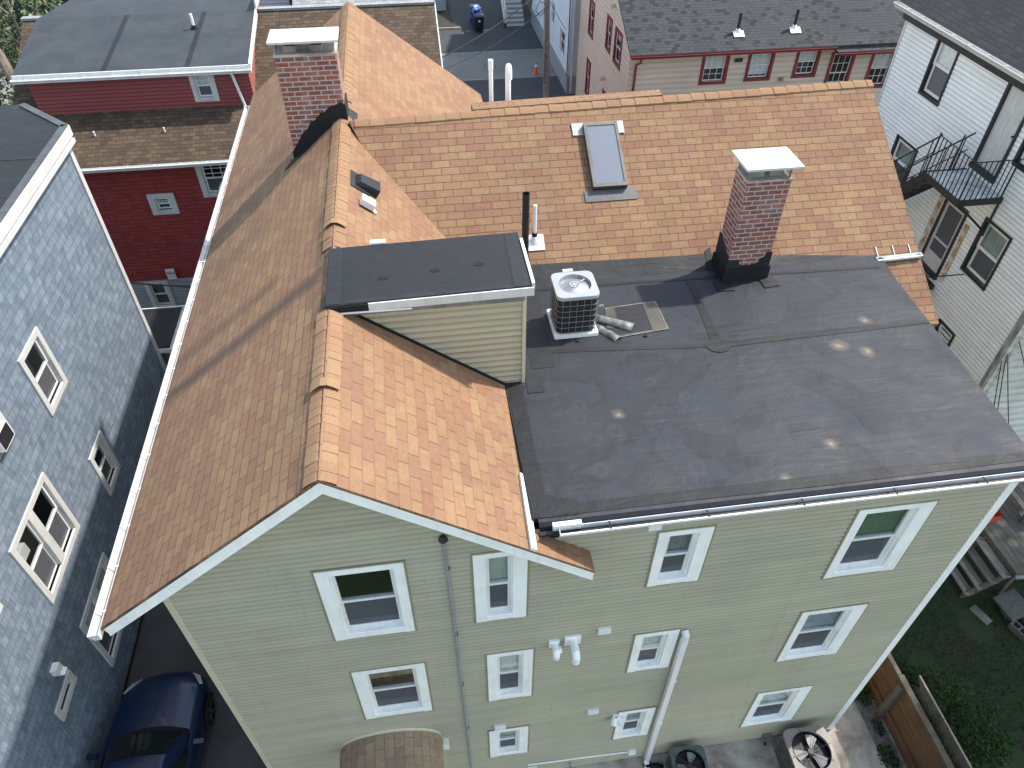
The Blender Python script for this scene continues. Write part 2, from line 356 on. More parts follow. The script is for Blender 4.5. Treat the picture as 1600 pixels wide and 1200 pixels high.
M_RUST = groundmat('rust_stain', [(.35, C(.66, .64, .60)), (.55, C(.42, .27, .13)), (.75, C(.19, .085, .035))], 4.5, 30, .002)
M_GLASS = glassmat('window_glass')
def screenmat():
    m = NT('screen_glass'); tr = m.n('BsdfTransparent'); tr.inputs[0].default_value = (.7, .72, .74, 1); df = m.n('BsdfDiffuse'); df.inputs[0].default_value = (.13, .135, .15, 1)
    gl = m.n('BsdfGlossy'); gl.inputs['Roughness'].default_value = .12; a = m.n('MixShader'); a.inputs[0].default_value = .62; m.l(tr.outputs[0], a.inputs[1]); m.l(df.outputs[0], a.inputs[2])
    b = m.n('MixShader'); b.inputs[0].default_value = .06; m.l(a.outputs[0], b.inputs[1]); m.l(gl.outputs[0], b.inputs[2]); m.l(b.outputs[0], m.out.inputs[0]); return m.mat
M_GLASSD = screenmat()
M_ROOM = plain('room_dark', C(.010, .009, .009), .9, var=.3)
M_CURT = plain('curtain_cloth', C(.86, .86, .84), .9, var=.12, vs=9)
M_CURTREFL = plain('green_curtain_and_reflection', C(.10, .17, .11), .9, var=.2, vs=9)  # green cloth, also used to paint a tree reflection behind one pane
M_SILV = plain('galvanised', C(.30, .305, .31), .42, .6, var=.2, vs=9)
M_SILVD = plain('dull_galvanised', C(.22, .225, .225), .55, .5, var=.25, vs=6)
M_COND = plain('grey_powdercoat', C(.30, .315, .33), .4, var=.05)
M_CONDT = plain('taupe_powdercoat', C(.20, .182, .16), .5, var=.1)
M_CONDG = plain('dark_green_powdercoat', C(.075, .10, .095), .45, var=.15)
M_BLK = plain('black_louvre', C(.012, .012, .013), .6, var=.3)
M_ASPH = groundmat('asphalt_drive', [(.28, C(.050, .046, .042)), (.7, C(.082, .077, .071))], 1.3, 60)
M_ASPH2 = groundmat('asphalt_dark', [(.3, C(.045, .046, .05)), (.7, C(.066, .067, .072))], .5, 30)
M_ROAD = groundmat('worn_road', [(.3, C(.15, .15, .14)), (.7, C(.22, .215, .198))], .6, 25)
M_CONC = groundmat('patio_concrete', [(.28, C(.14, .12, .09)), (.48, C(.36, .32, .26)), (.72, C(.58, .53, .45))], 1.5, 40)
M_GRASS = groundmat('lawn', [(.3, C(.012, .024, .006)), (.55, C(.018, .033, .008)), (.72, C(.028, .024, .013))], 1.1, 30, .03)
M_DIRT = groundmat('dirt', [(.3, C(.03, .028, .018)), (.7, C(.05, .046, .03))], 2.2, 40, .02)
M_GRAVEL = groundmat('gravel', [(.3, C(.08, .075, .07)), (.7, C(.22, .21, .2))], 6, 35, .03)
M_FENCE = wood('fence_board', C(.06, .036, .018), C(.17, .075, .032), (6, .5, 6))
M_FENCEP = wood('weathered_post', C(.06, .052, .04), C(.13, .115, .088), (4, 4, .8))
M_DECK = wood('grey_deck_wood', C(.09, .08, .064), C(.19, .17, .14), (9, 1, 4))
M_DECK2 = wood('pale_tread_wood', C(.18, .15, .13), C(.32, .27, .24), (9, 1, 4))
M_POLE = wood('pole_wood', C(.20, .17, .14), C(.36, .31, .26), (5, 5, .4))
M_BARK = wood('bark', C(.10, .08, .06), C(.25, .2, .15), (5, 5, .6))
M_LEAF = [plain('leaf', c, .85, var=.3, vs=1.3, spec=.15) for c in (C(.018, .040, .010), C(.028, .058, .014), C(.011, .026, .008))]
M_LEAFY = [plain('spring_leaf', c, .6, var=.3, vs=1.3) for c in (C(.10, .15, .05), C(.16, .2, .09), C(.06, .10, .035))]
M_CAR = plain('blue_car_paint', C(.002, .012, .046), .3, .1, var=.1, vs=2)
M_CAR.node_tree.nodes['Principled BSDF'].inputs['Coat Weight'].default_value = .35
M_CARG = plain('car_glass', C(.008, .012, .012), .06, 0, var=.2)
M_TYRE = plain('tyre_rubber', C(.012, .012, .012), .8, var=.2)
M_LAMP = plain('headlamp_lens', C(.55, .58, .62), .1, .3, var=.1)
M_BIN = plain('black_bin', C(.012, .013, .015), .45, var=.2)
M_BINB = plain('blue_bin', C(.02, .035, .30), .45, var=.2)
M_BINL = plain('blue_bag', C(.06, .16, .55), .4, var=.35, vs=8)
M_ORANGE = plain('orange_plastic', C(.75, .11, .02), .5, var=.12)
M_REDP = plain('red_plastic', C(.50, .055, .03), .5, var=.15)
M_CINDER = plain('cinder_block', C(.10, .098, .09), .95, var=.25, vs=14)
M_SIGN = plain('sign_board', C(.72, .66, .68), .5, var=.05)
M_INK = plain('black_ink', C(.03, .03, .04), .6, var=.1)
M_PALE = sidingmat('pale_blue_wall', C(.60, .645, .71), streak=.05)
M_PALEG = sidingmat('pale_grey_siding', C(.52, .53, .55), streak=.05)
M_FOUND = plain('grey_foundation', C(.25, .26, .28), .8, var=.15)
M_BLG = sidingmat('grey_blue_siding', C(.30, .36, .40), streak=.05)
M_LAV = sidingmat('lavender_siding', C(.60, .56, .62), streak=.05)
M_NAVY = plain('navy_wall', C(.05, .06, .085), .7, var=.2)
M_GREENP = plain('dark_green_paint', C(.02, .07, .05), .5, var=.2)
M_CABLE = plain('black_cable', C(.015, .015, .016), .6, var=.2)
M_LIGHTROOF = shingle('light_grey_shingles', [C(.30, .31, .31), C(.36, .37, .37), C(.27, .28, .28)], C(.15, .15, .15), bw=.3, rh=.16, ms=.01)
M_SKYG = NT('skylight_glass'); M_SKYG.col(C(.15, .165, .205)); M_SKYG.rough(.25); M_SKYG.b.inputs['Specular IOR Level'].default_value = .4; M_SKYG = M_SKYG.mat
M_BRONZE = plain('bronze_frame', C(.10, .095, .085), .4, .5, var=.2)
# ------------------------------------------------------------------ wall + window builders
Z = V((0, 0, 1))
def P3(o, u, n, a, z, c): return V(o) + V(u) * a + Z * z + V(n) * c
def subtract(iv, holes):
    out = [iv]
    for h0, h1 in holes:
        nx = []
        for a, b in out:
            if h1 <= a or h0 >= b: nx.append((a, b)); continue
            if h0 > a: nx.append((a, h0))
            if h1 < b: nx.append((h1, b))
        out = nx
    return out
def siding(mb, o, u, n, z0, z1, outline, e=.1016, d=.024, holes=(), m=0):
    k = 0; z = z0
    while z < z1 - 1e-6:
        zt = min(z + e, z1); A = outline(z); B = outline(zt)
        if A is None and B is None: z = zt; continue
        if A is None: A = B
        if B is None: B = ((A[0] + A[1]) / 2, (A[0] + A[1]) / 2 + .001)
        mid = (z + zt) / 2
        hs = [(h[0], h[1]) for h in holes if h[2] < mid < h[3]]
        L = min(A[0], B[0]); R_ = max(A[1], B[1])
        for a, b in subtract((L, R_), hs):
            a0, a1 = (A[0], B[0]) if a == L else (a, a)
            b0, b1 = (A[1], B[1]) if b == R_ else (b, b)
            zm_ = z + (zt - z) * .27; al, br = a0 + (a1 - a0) * .27, b0 + (b1 - b0) * .27
            mb.face([P3(o, u, n, a0, z, d * .12), P3(o, u, n, b0, z, d * .12), P3(o, u, n, br, zm_, d), P3(o, u, n, al, zm_, d)], m)
            mb.face([P3(o, u, n, al, zm_, d), P3(o, u, n, br, zm_, d), P3(o, u, n, b1, zt, d * .12), P3(o, u, n, a1, zt, d * .12)], m)
        z = zt; k += 1
def flatwall(mb, o, u, n, a0, a1, z0, z1, holes=(), m=0):
    zs = sorted({z0, z1} | {v for h in holes for v in (h[2], h[3]) if z0 < v < z1})
    for i in range(len(zs) - 1):
        mid = (zs[i] + zs[i + 1]) / 2
        for a, b in subtract((a0, a1), [(h[0], h[1]) for h in holes if h[2] < mid < h[3]]):
            mb.face([P3(o, u, n, a, zs[i], 0), P3(o, u, n, b, zs[i], 0), P3(o, u, n, b, zs[i + 1], 0), P3(o, u, n, a, zs[i + 1], 0)], m)
def window(parent, o, u, n, a0, a1, z0, z1, case=(.13, .13, .11, .10), trim=None, sash=None, grid=(0, 0), gridlow=False, curtain=0.0, cmat=None, proud=.035,
           depth=.07, name='window', label=None, cz=None, screen=True, sill=True, mull=0.0, jch=None, sf=.04):
    """outer casing a0..a1 x z0..z1 on wall plane; returns hole rect"""
    trim = trim or M_TRIM; sash = sash or M_WHITE2
    cl, cr, ct, cb = case
    q = lambda a, z, c: P3(o, u, n, a, z, c)
    ua = V(u)
    def bar(mb, A0, A1, Z0, Z1, C0, C1, m=0): mb.obox(q(A0, Z0, C0), ua * (A1 - A0), Z * (Z1 - Z0), V(n) * (C1 - C0), m)
    i0, i1, j0, j1 = a0 + cl, a1 - cr, z0 + cb, z1 - ct
    mb = MB()
    bar(mb, a0, i0, z0, z1, -.02, proud); bar(mb, i1, a1, z0, z1, -.02, proud)
    bar(mb, i0, i1, j1, z1, -.02, proud - .003)
    if sill:
        bar(mb, i0, i1, z0, j0, -.02, proud - .006)
        mb.prism([q(i0, j0 - .01, proud + .012), q(i0, j0 + .004, -depth), q(i0, j0 - .05, -depth), q(i0, j0 - .05, proud + .012)], ua * (i1 - i0))
    else: bar(mb, i0, i1, z0, j0, -.02, proud - .003)
    if jch:
        J = MB(); s_ = .028
        for (A0, A1, Z0, Z1) in ((a0 - s_, a0 - .001, z0 - s_, z1 + s_), (a1 + .001, a1 + s_, z0 - s_, z1 + s_), (a0, a1, z1 + .001, z1 + s_), (a0, a1, z0 - s_, z0 - .001)): bar(J, A0, A1, Z0, Z1, -.01, proud - .008)
    # jamb liners
    t = .02
    bar(mb, i0, i0 + t, j0, j1, -depth - .05, -.02); bar(mb, i1 - t, i1, j0, j1, -depth - .05, -.02); bar(mb, i0 + t, i1 - t, j1 - t, j1, -depth - .05, -.02)
    bar(mb, i0 + t, i1 - t, j0, j0 + t, -depth - .05, -depth - .005)
    w = mb.build(name, trim, parent)
    if label: w['label'] = label
    if jch: J.build('j_channel', jch, w)
    s0, s1, k0, k1 = i0 + t, i1 - t, j0 + t, j1 - t
    if mull:
        c = (s0 + s1) / 2; mb = MB(); bar(mb, c - mull / 2, c + mull / 2, k0, k1, -depth, proud - .01); mb.build('mullion', trim, w)
        spans = [(s0, c - mull / 2), (c + mull / 2, s1)]
    else: spans = [(s0, s1)]
    zm = (k0 + k1) / 2
    for (s0, s1) in spans:
        f = sf
        for up in (True, False):
            Z0, Z1 = (zm - f / 2, k1) if up else (k0, zm + f / 2)
            C1 = -.025 if up else -.055; C0 = C1 - .028
            mb = MB(); bar(mb, s0, s0 + f, Z0, Z1, C0, C1); bar(mb, s1 - f, s1, Z0, Z1, C0, C1)
            bar(mb, s0 + f, s1 - f, Z0, Z0 + f, C0, C1); bar(mb, s0 + f, s1 - f, Z1 - f, Z1, C0, C1)
            gx, gz = grid
            if gx and (up or gridlow):
                for k in range(1, gx): x = s0 + (s1 - s0) * k / gx; bar(mb, x - .009, x + .009, Z0 + f, Z1 - f, C0 + .006, C1 - .002)
                for k in range(1, gz): zz = Z0 + (Z1 - Z0) * k / gz; bar(mb, s0 + f, s1 - f, zz - .009, zz + .009, C0 + .004, C1 - .004)
            mb.build('sash', sash, w)
            mb = MB(); bar(mb, s0 + f, s1 - f, Z0 + f, Z1 - f, C0 + .012, C0 + .016)
            mb.build('pane', M_GLASSD if (not up and screen) else M_GLASS, w)
    s0, s1 = spans[0][0], spans[-1][1]
    mb = MB(); D = -.55
    A, B = q(s0 - .1, k0 - .1, D), q(s1 + .1, k0 - .1, D); Cc, Dd = q(s1 + .1, k1 + .1, D), q(s0 - .1, k1 + .1, D)
    E_, F_, G_, H_ = [q(x, y, -.13) for x, y in ((s0 - .1, k0 - .1), (s1 + .1, k0 - .1), (s1 + .1, k1 + .1), (s0 - .1, k1 + .1))]
    mb.face([A, B, Cc, Dd]); mb.face([A, E_, F_, B]); mb.face([B, F_, G_, Cc]); mb.face([Cc, G_, H_, Dd]); mb.face([Dd, H_, E_, A])
    mb.build('room_interior', M_ROOM, w)
    if curtain:
        mb = MB(); zc0 = cz if cz is not None else k1 - (k1 - k0) * curtain; N_ = 22; pts = []
        for i in range(N_ + 1):
            pts.append((s0 + (s1 - s0) * i / N_, -.098 + .005 * math.sin(i * 1.9) + .003 * math.sin(i * .7)))
        for i in range(N_):
            (x0, c0), (x1, c1) = pts[i], pts[i + 1]
            mb.face([q(x0, zc0, c0), q(x1, zc0, c1), q(x1, k1, c1), q(x0, k1, c0)], smooth=True)
        mb.build('curtain', cmat or M_CURT, w)
    return (a0 + cl * .7, a1 - cr * .7, z0 + cb * .7, z1 - ct * .7)
def gutter(parent, name, p0, p1, outd, mat=None, w=.12, h=.11, hang=.0, hm=None, ends=True):
    """K-style trough from p0 to p1 (top back edge), opening up; outd = horizontal outward unit"""
    p0, p1, od = V(p0), V(p1), V(outd)
    prof = [(0, .015), (0, -h), (w * .62, -h), (w * .72, -h * .62), (w, -h * .22), (w, .0), (w - .018, .002), (w - .018, -.012), (w - .008, -.03), (w * .64, -h * .6), (w * .55, -h + .008), (.006, -h + .008), (.006, .015)]
    mb = MB(); A = [p0 + od * a + Z * b for a, b in prof]; B = [p1 + od * a + Z * b for a, b in prof]
    for i in range(len(prof)):
        j = (i + 1) % len(prof); mb.face([A[i], A[j], B[j], B[i]])
    if ends:
        for p, s in ((p0, -1), (p1, 1)):
            d = (p1 - p0).normalized() * .006 * s
            mb.prism([p + od * a + Z * b for a, b in prof[:6]], d)
    g = mb.build(name, mat or M_ALU, parent, weld=False)
    if hang:
        L = (p1 - p0).length; d = (p1 - p0).normalized(); n = int(L / hang); first = None
        for i in range(n):
            c = p0 + d * (hang * (i + .5))
            if first is None:
                mb = MB(); mb.obox(c - d * .009 + Z * .006 - od * .03, d * .018, od * (w + .025), Z * .006)
                first = mb.build('gutter_hanger', hm or M_WHITE2, g); c0 = c
            else: copy_at(first, g, c - c0)
    return g
def tubeobj(name, pts, r, mat, parent=None, n=8): 
    mb = MB(); mb.tube(pts, r, n); return mb.build(name, mat, parent)

# ================================================================== GREEN HOUSE
XR, ZR, SL = -1.25, 10.24, .771
def zmain(x): return ZR - SL * abs(x - XR)
WS = .62
def zwing(y): return 10.25 - WS * (8.16 - y)
def zflat(x, y): return 8.585 - .035 * y
GH = thing('green_house', 'sage green three storey house with tan shingle roof and grey flat roof, in the middle', 'house', (2.0, 4.0, 0))
UX, NY = V((1, 0, 0)), V((0, -1, 0))
O0 = V((0, 0, 0))
cs = (.15, .17, .10, .12); cb2 = (.15, .17, .09, .11)
H = []
def gw(a0, a1, z0, z1, **k): H.append(window(GH, O0, UX, NY, a0, a1, z0, z1, jch=M_SAGEJ, **k))
M_C1 = plain('grey_green_shade', C(.50, .56, .50), .9, var=.08, vs=5); M_C2 = plain('grey_shade', C(.26, .27, .28), .9, var=.15, vs=5); M_C3 = plain('tan_valance', C(.30, .22, .14), .9, var=.5, vs=5); M_C4 = plain('blue_grey_shade', C(.38, .43, .48), .9, var=.12, vs=5)
gw(-1.69, -.60, 6.46, 8.155, case=(.16, .13, .11, .14), curtain=.0)
gw(-1.63, -.555, 3.80, 5.46, case=(.16, .14, .11, .14), curtain=.30, cmat=M_C3)
gw(.26, .965, 6.455, 8.12, case=(.15, .19, .10, .13), curtain=.66, cmat=M_C1)
gw(.385, 1.095, 3.82, 5.435, case=(.14, .15, .10, .13), curtain=.56)
gw(.365, 1.07, 1.335, 2.55, case=(.14, .16, .10, .12), curtain=.62, cmat=M_C1)
gw(2.68, 3.42, 6.835, 8.12, case=(.13, .18, .10, .11), curtain=.7, cmat=M_C2)
gw(2.695, 3.40, 4.17, 5.425, case=(.12, .17, .10, .11), curtain=.7)
gw(2.74, 3.42, 1.315, 2.55, case=(.14, .16, .10, .11), curtain=.5, cmat=M_C4)
gw(5.44, 6.55, 6.42, 8.08, case=(.13, .22, .10, .14), curtain=.60, cmat=M_CURTREFL)  # curtain here paints the dark green tree reflection of the upper pane
gw(5.41, 6.505, 3.765, 5.42, case=(.13, .22, .10, .14), curtain=.9, cmat=M_C4)
gw(5.40, 6.46, .945, 2.48, case=(.13, .22, .10, .13), curtain=.58)
def ol(z):
    zz = ZR - .06
    if z >= zz: return None
    L = max(-3.5, XR - (zz - z) / SL); R_ = 7.6 if z < 8.44 else XR + (zz - z) / SL
    return (L, R_)
mb = MB(); siding(mb, O0, UX, NY, .16, ZR - .06, ol, holes=H)
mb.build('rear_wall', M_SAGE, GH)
mb = MB()
UYm = V((0, -1, 0)); NXm = V((-1, 0, 0)); UYp = V((0, 1, 0)); NXp = V((1, 0, 0))
hl = [window(GH, (-3.5, 0, 0), UYm, NXm, -a - 1.0, -a, z, z + 1.6, curtain=.4) for a in (2.5, 6.5, 11.0) for z in (1.3, 3.9, 6.3)]
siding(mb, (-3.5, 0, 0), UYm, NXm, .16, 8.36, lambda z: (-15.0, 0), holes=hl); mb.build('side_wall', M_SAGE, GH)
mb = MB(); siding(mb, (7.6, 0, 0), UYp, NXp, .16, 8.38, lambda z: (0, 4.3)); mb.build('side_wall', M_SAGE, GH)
mb = MB(); siding(mb, (0, 4.3, 0), UX, NY, .16, 7.7, lambda z: (7.6, 9.0))
def olw(z):
    t = (10.30 - z) / WS
    return (max(4.3, 8.37 - t), min(12.4, 8.37 + t)) if z < 10.29 else None
siding(mb, (9.0, 0, 0), UYp, NXp, .16, 10.28, olw); mb.build('wing_wall', M_SAGE, GH)
mb = MB(); siding(mb, (0, 15.0, 0), V((-1, 0, 0)), V((0, 1, 0)), .16, 10.1, lambda z: (max(-1.9, 1.25 - (10.15 - z) / SL), min(3.5, 1.25 + (10.15 - z) / SL)) if z < 10.1 else None)
siding(mb, (0, 12.4, 0), V((-1, 0, 0)), V((0, 1, 0)), .16, 7.6, lambda z: (-9.0, -1.9)); siding(mb, (1.9, 0, 0), UYp, NXp, .16, 7.7, lambda z: (12.4, 15.0))
mb.build('front_wall', M_SAGE, GH)
mb = MB(); mb.box(-3.46, 7.56, .03, 4.2, -.3, .16); mb.box(-3.46, 8.96, 4.33, 12.36, -.3, .158); mb.box(-3.46, 1.86, 12.37, 14.96, -.3, .156); mb.build('foundation', M_CONC, GH)
# corner boards
mb = MB(); mb.box(-3.525, -3.44, -.022, .07, .1, 8.37); mb.build('corner_board', M_SAGET, GH)
mb = MB(); mb.box(7.50, 7.63, -.03, .07, .05, 8.42); mb.box(7.63, 7.66, -.01, .1, .05, 8.42); mb.build('corner_board', M_TRIM, GH)
# ---- main roof
yf, yb = -.33, 15.45
mb = MB()
mb.slab([(XR, yf, ZR), (XR, yb, ZR), (-4.15, yb, zmain(-4.15)), (-4.15, yf, zmain(-4.15))], .05, 0)
mb.build('left_roof_slope', M_SHL, GH)
mb = MB()
mb.slab([(XR, yf, ZR), (1.78, yf, zmain(1.78)), (1.78, -.025, zmain(1.78)), (1.06, -.025, zmain(1.06)), (1.06, 8.0, zmain(1.06)), (2.08, 8.0, zmain(2.08)), (2.08, yb, zmain(2.08)), (XR, yb, ZR)], .05, 0)
mb.build('right_roof_slope', M_SHR, GH)
# wing roof (near, far) and the low roof behind its ridge
mb = MB()
yr = lambda x: 8.16 + .21 * (x + 1.1) / 10.28
zr = lambda x: 10.25 + .13 * (x + 1.1) / 10.28
mb.slab([(-1.1, 8.16, 10.25), (.75, 3.98, zwing(3.98)), (9.18, 3.98, zwing(3.98)), (9.18, 8.37, 10.38)], .05)
mb.slab([(-1.1, 8.16, 10.25), (9.18, 8.37, 10.38), (9.18, 12.75, 7.66), (-1.1, 12.75, 7.66)], .05)
mb.build('wing_roof', M_SH, GH)
mb = MB(); pts = [(1.2, yr(1.2) + .02, zr(1.2) + .02), (1.2, 8.62, zr(1.2) - .02), (4.9, 8.70, zr(4.9) - .04), (4.9, yr(4.9) + .02, zr(4.9) + .02)]
mb.slab(pts, .2); mb.build('low_roof_strip', M_SH, GH)
mb = MB(); mb.prism([(1.2, 8.625, zr(1.2) - .08), (1.2, 8.625, zr(1.2) - .035), (4.95, 8.705, zr(4.9) - .055), (4.95, 8.705, zr(4.9) - .10)], (0, .02, 0)); mb.build('drip_edge', M_WHITE2, GH)
# ---- ridge caps
def capstrip(name, p0, p1, sl_l, sl_r, side, e, hw, skip=(), lift=.012, parent=GH):
    p0, p1 = V(p0), V(p1); d = (p1 - p0); L = d.length; d.normalize(); s_ = V(side); mb = MB(); k = 0; t = 0.0; mi = 0
    offs = [-hw, -hw * .72, -hw * .45, -hw * .22, 0, hw * .22, hw * .45, hw * .72, hw]
    def pt(base, s, h): 
        sl = sl_l if s < 0 else sl_r
        return base + s_ * s - Z * (sl * (math.sqrt(s * s + .0036) - .035)) + Z * h
    while t < L:
        if any(a <= t <= b for a, b in skip): t += e; continue
        if rnd.random() < .62: mi = rnd.randrange(4)
        j = rnd.uniform(-.006, .006); li = lift * rnd.uniform(.6, 1.4)
        A = [pt(p0 + d * t + s_ * j, s, .008 + li) for s in offs]; B = [pt(p0 + d * min(t + e + .01, L) + s_ * j, s, .007) for s in offs]
        A0 = [pt(p0 + d * t + s_ * j, s, .004) for s in offs]
        for i in range(len(offs) - 1):
            mb.face([A[i], A[i + 1], B[i + 1], B[i]], mi, smooth=True); mb.face([A0[i], A0[i + 1], A[i + 1], A[i]], mi)
        mb.face([A[0], B[0], B[0] - Z * .02, A[0] - Z * .03], mi); mb.face([B[-1], A[-1], A[-1] - Z * .02, B[-1] - Z * .03], mi)
        t += e
    return mb.build(name, M_CAP, parent)
capstrip('ridge_cap', (XR, yf, ZR), (XR, yb, ZR), SL, SL, (1, 0, 0), .135, .17, skip=((2.83, 4.2), (8.66, 9.5)), lift=.004)
capstrip('ridge_cap', (-1.0, 8.165, 10.255), (9.2, 8.37, 10.385), WS, WS, (0, 1, 0), .28, .15, lift=.008)
mb = MB(); mb.prism([(-.9, 8.015, 10.155), (-.9, 8.03, 10.192), (9.1, 8.24, 10.325), (9.1, 8.225, 10.288)], (0, .01, 0)); mb.build('lifted_cap_edge', M_CAP[0], GH)
# two curled-up cap shingles
for yc in (1.02, 4.55):
    mb = MB(); pr = [(-.17, -.105), (-.1, -.05), (-.04, -.012), (.04, -.012), (.1, -.05), (.17, -.105)]
    A = [V((XR + s, yc, ZR + z + .05)) for s, z in pr]; B = [V((XR + s, yc + .16, ZR + z + .03)) for s, z in pr]
    for i in range(5): mb.face([A[i], A[i + 1], B[i + 1], B[i]], 0, smooth=True); mb.face([a - Z * .008 for a in (A[i], A[i + 1])] + [A[i + 1], A[i]], 0)
    mb.build('curled_cap_shingle', M_CAP[2], GH)
# ---- rake boards, soffit, eave details
def rake(x0, x1, y, h=.20, t=.03, drop=.05, mat=M_TRIM):
    mb = MB(); a, b = V((x0, y, zmain(x0) - drop)), V((x1, y, zmain(x1) - drop))
    mb.prism([a, b, b - Z * h, a - Z * h], (0, t, 0))
    a2, b2 = a + V((0, -.018, .018)), b + V((0, -.018, .018)); mb.prism([a2, b2, b2 - Z * .055, a2 - Z * .055], (0, .017, 0))
    return mb.build('rake_board', mat, GH)
rake(-4.12, XR, yf + .02); rake(XR, 1.77, yf + .02)
mb = MB()
for x0, x1 in ((-4.1, XR), (XR, 1.75)):
    a, b = V((x0, yf + .05, zmain(x0) - .13)), V((x1, yf + .05, zmain(x1) - .13)); mb.slab([a, b, b + V((0, -yf - .08, 0)), a + V((0, -yf - .08, 0))], .015)
    c, d = V((x0, -.045, zmain(x0) - .145)), V((x1, -.045, zmain(x1) - .145)); mb.prism([c, d, d - Z * .12, c - Z * .12], (0, .03, 0))
mb.build('soffit', M_TRIM, GH)
mb = MB(); mb.box(-4.14, -4.115, yf + .03, 15.3, 7.86, 7.995); mb.build('eave_fascia', M_TRIM, GH)
mb = MB(); mb.prism([(1.68, yf + .03, 7.90), (1.76, yf + .03, 7.86), (1.76, yf + .03, 7.70), (1.60, yf + .03, 7.76)], (0, .3, 0)); mb.build('eave_return', M_TRIM, GH)
gutter(GH, 'gutter', (-4.15, yf - .08, 8.0), (-4.15, 14.7, 8.0), (-1, 0, 0), M_ALU, w=.13, h=.10, hang=.62)
mb = MB(); mb.prism([(.97, .84, zmain(.97) + .006), (1.05, .84, zmain(1.05) + .006), (1.0, yf - .01, zmain(1.0) + .006), (.93, yf - .01, zmain(.93) + .006)], (0.02, 0, .045)); mb.build('drip_diverter', M_WHITE2, GH)
# ---- flat roof
mb = MB()
fl = [(1.03, .09), (7.82, .09), (8.28, 4.4), (8.42, 5.15), (1.03, 5.25)]
mb.slab([(x, y, zflat(x, y)) for x, y in fl], .10, 0)
fr = [(.09, 0), (.03, -.008), (-.02, -.04), (-.045, -.10), (-.09, -.115), (-.118, -.108), (-.138, -.07), (-.1495, -.040)]
rings = [[V((x, y, zflat(x, .09) + dz)) for y, dz in fr] for x in (1.10, 2.4, 3.6, 4.9, 6.2, 7.80)]
for i in range(len(rings) - 1):
    for j in range(7): mb.face([rings[i][j], rings[i][j + 1], rings[i + 1][j + 1], rings[i + 1][j]], 0 if j < 1 else 1, smooth=True)
FLAT = mb.build('flat_roof', [M_EPDM, M_TARG], GH)
mb = MB(); mb.box(1.2, 7.78, -.03, .05, 8.30, 8.48); mb.box(7.64, 7.80, .07, 4.3, 8.20, 8.325); mb.build('roof_fascia', M_EPDM2, GH)
def sheet(name, pts, mat, lift=.004, t=.003, parent=FLAT):
    mb = MB(); mb.slab([(x, y, zflat(x, y) + lift + t) for x, y in pts], t); return mb.build(name, mat, parent)
def strip(name, pts, wd, mat, lift=.004):
    L = []; Rr_ = []
    for i, (x, y) in enumerate(pts):
        a = V(pts[max(i - 1, 0)]); b = V(pts[min(i + 1, len(pts) - 1)]); d = (b - a).normalized(); n = V((-d.y, d.x)); ww = wd * rnd.uniform(.85, 1.15)
        L.append((x + n.x * ww / 2, y + n.y * ww / 2)); Rr_.append((x - n.x * ww / 2, y - n.y * ww / 2))
    return sheet(name, L + Rr_[::-1], mat, lift)
strip('membrane_seam', [(1.35, 3.30), (2.4, 3.24), (3.5, 3.14), (4.40, 3.05)], .09, M_EPDM3)
strip('membrane_seam', [(4.58, 3.05), (5.6, 3.09), (6.9, 3.13), (8.13, 3.17)], .13, M_EPDM2)
strip('membrane_seam', [(4.50, 3.14), (4.55, 3.7), (4.61, 4.3), (4.64, 4.85)], .14, M_EPDM2, .0045)
sheet('seam_patch', [(4.49 + .19 * math.cos(a) * (1.1 + .1 * math.sin(3 * a)), 3.04 + .17 * math.sin(a)) for a in [k * math.pi / 10 for k in range(20)]], M_EPDM3, .010)
strip('edge_flashing', [(1.15, .1), (1.14, 1.2), (1.17, 2.4), (1.22, 2.56)], .22, M_EPDM2)
strip('edge_flashing', [(1.6, .17), (3, .17), (5, .16), (6.5, .18), (7.8, .17)], .16, M_EPDM2)
sheet('corner_patch', [(1.34, 2.36), (1.60, 2.36), (1.62, 2.68), (1.36, 2.70)], M_EPDM3, .008)
sheet('corner_patch', [(1.12, .08), (1.62, .08), (1.64, .32), (1.42, .36), (1.14, .52)], M_EPDM2, .008)
sheet('repair_patch', [(2.82, 3.46), (3.83, 3.58), (3.84, 4.33), (2.95, 4.26)], M_EPDM3, .004)
M_DUST = membrane('dusty_tan', C(.085, .074, .058), dusty=.35)
sheet('patch_border', [(3.58, 3.56), (3.83, 3.58), (3.84, 4.33), (3.62, 4.31)], M_DUST, .009)
sheet('patch_border', [(2.86, 3.72), (3.06, 3.74), (3.12, 4.26), (2.95, 4.26)], M_DUST, .009)
sheet('patch_border', [(2.84, 3.44), (3.57, 3.535), (3.57, 3.58), (2.85, 3.50)], M_DUST, .009)
M_LINE = plain('dried_edge', C(.16, .15, .13), .9, var=.4, vs=9)
strip('patch_border', [(2.95, 4.27), (3.4, 4.31), (3.85, 4.345)], .022, M_LINE, .010)
strip('patch_border', [(3.85, 4.34), (3.85, 3.95), (3.84, 3.57)], .02, M_LINE, .010)
strip('patch_border', [(2.84, 3.45), (3.3, 3.51), (3.84, 3.575)], .02, M_LINE, .012)
sheet('membrane_lap', [(1.50, 2.9), (1.85, 2.9), (1.9, 4.9), (1.45, 4.95)], M_EPDM3, .0035)
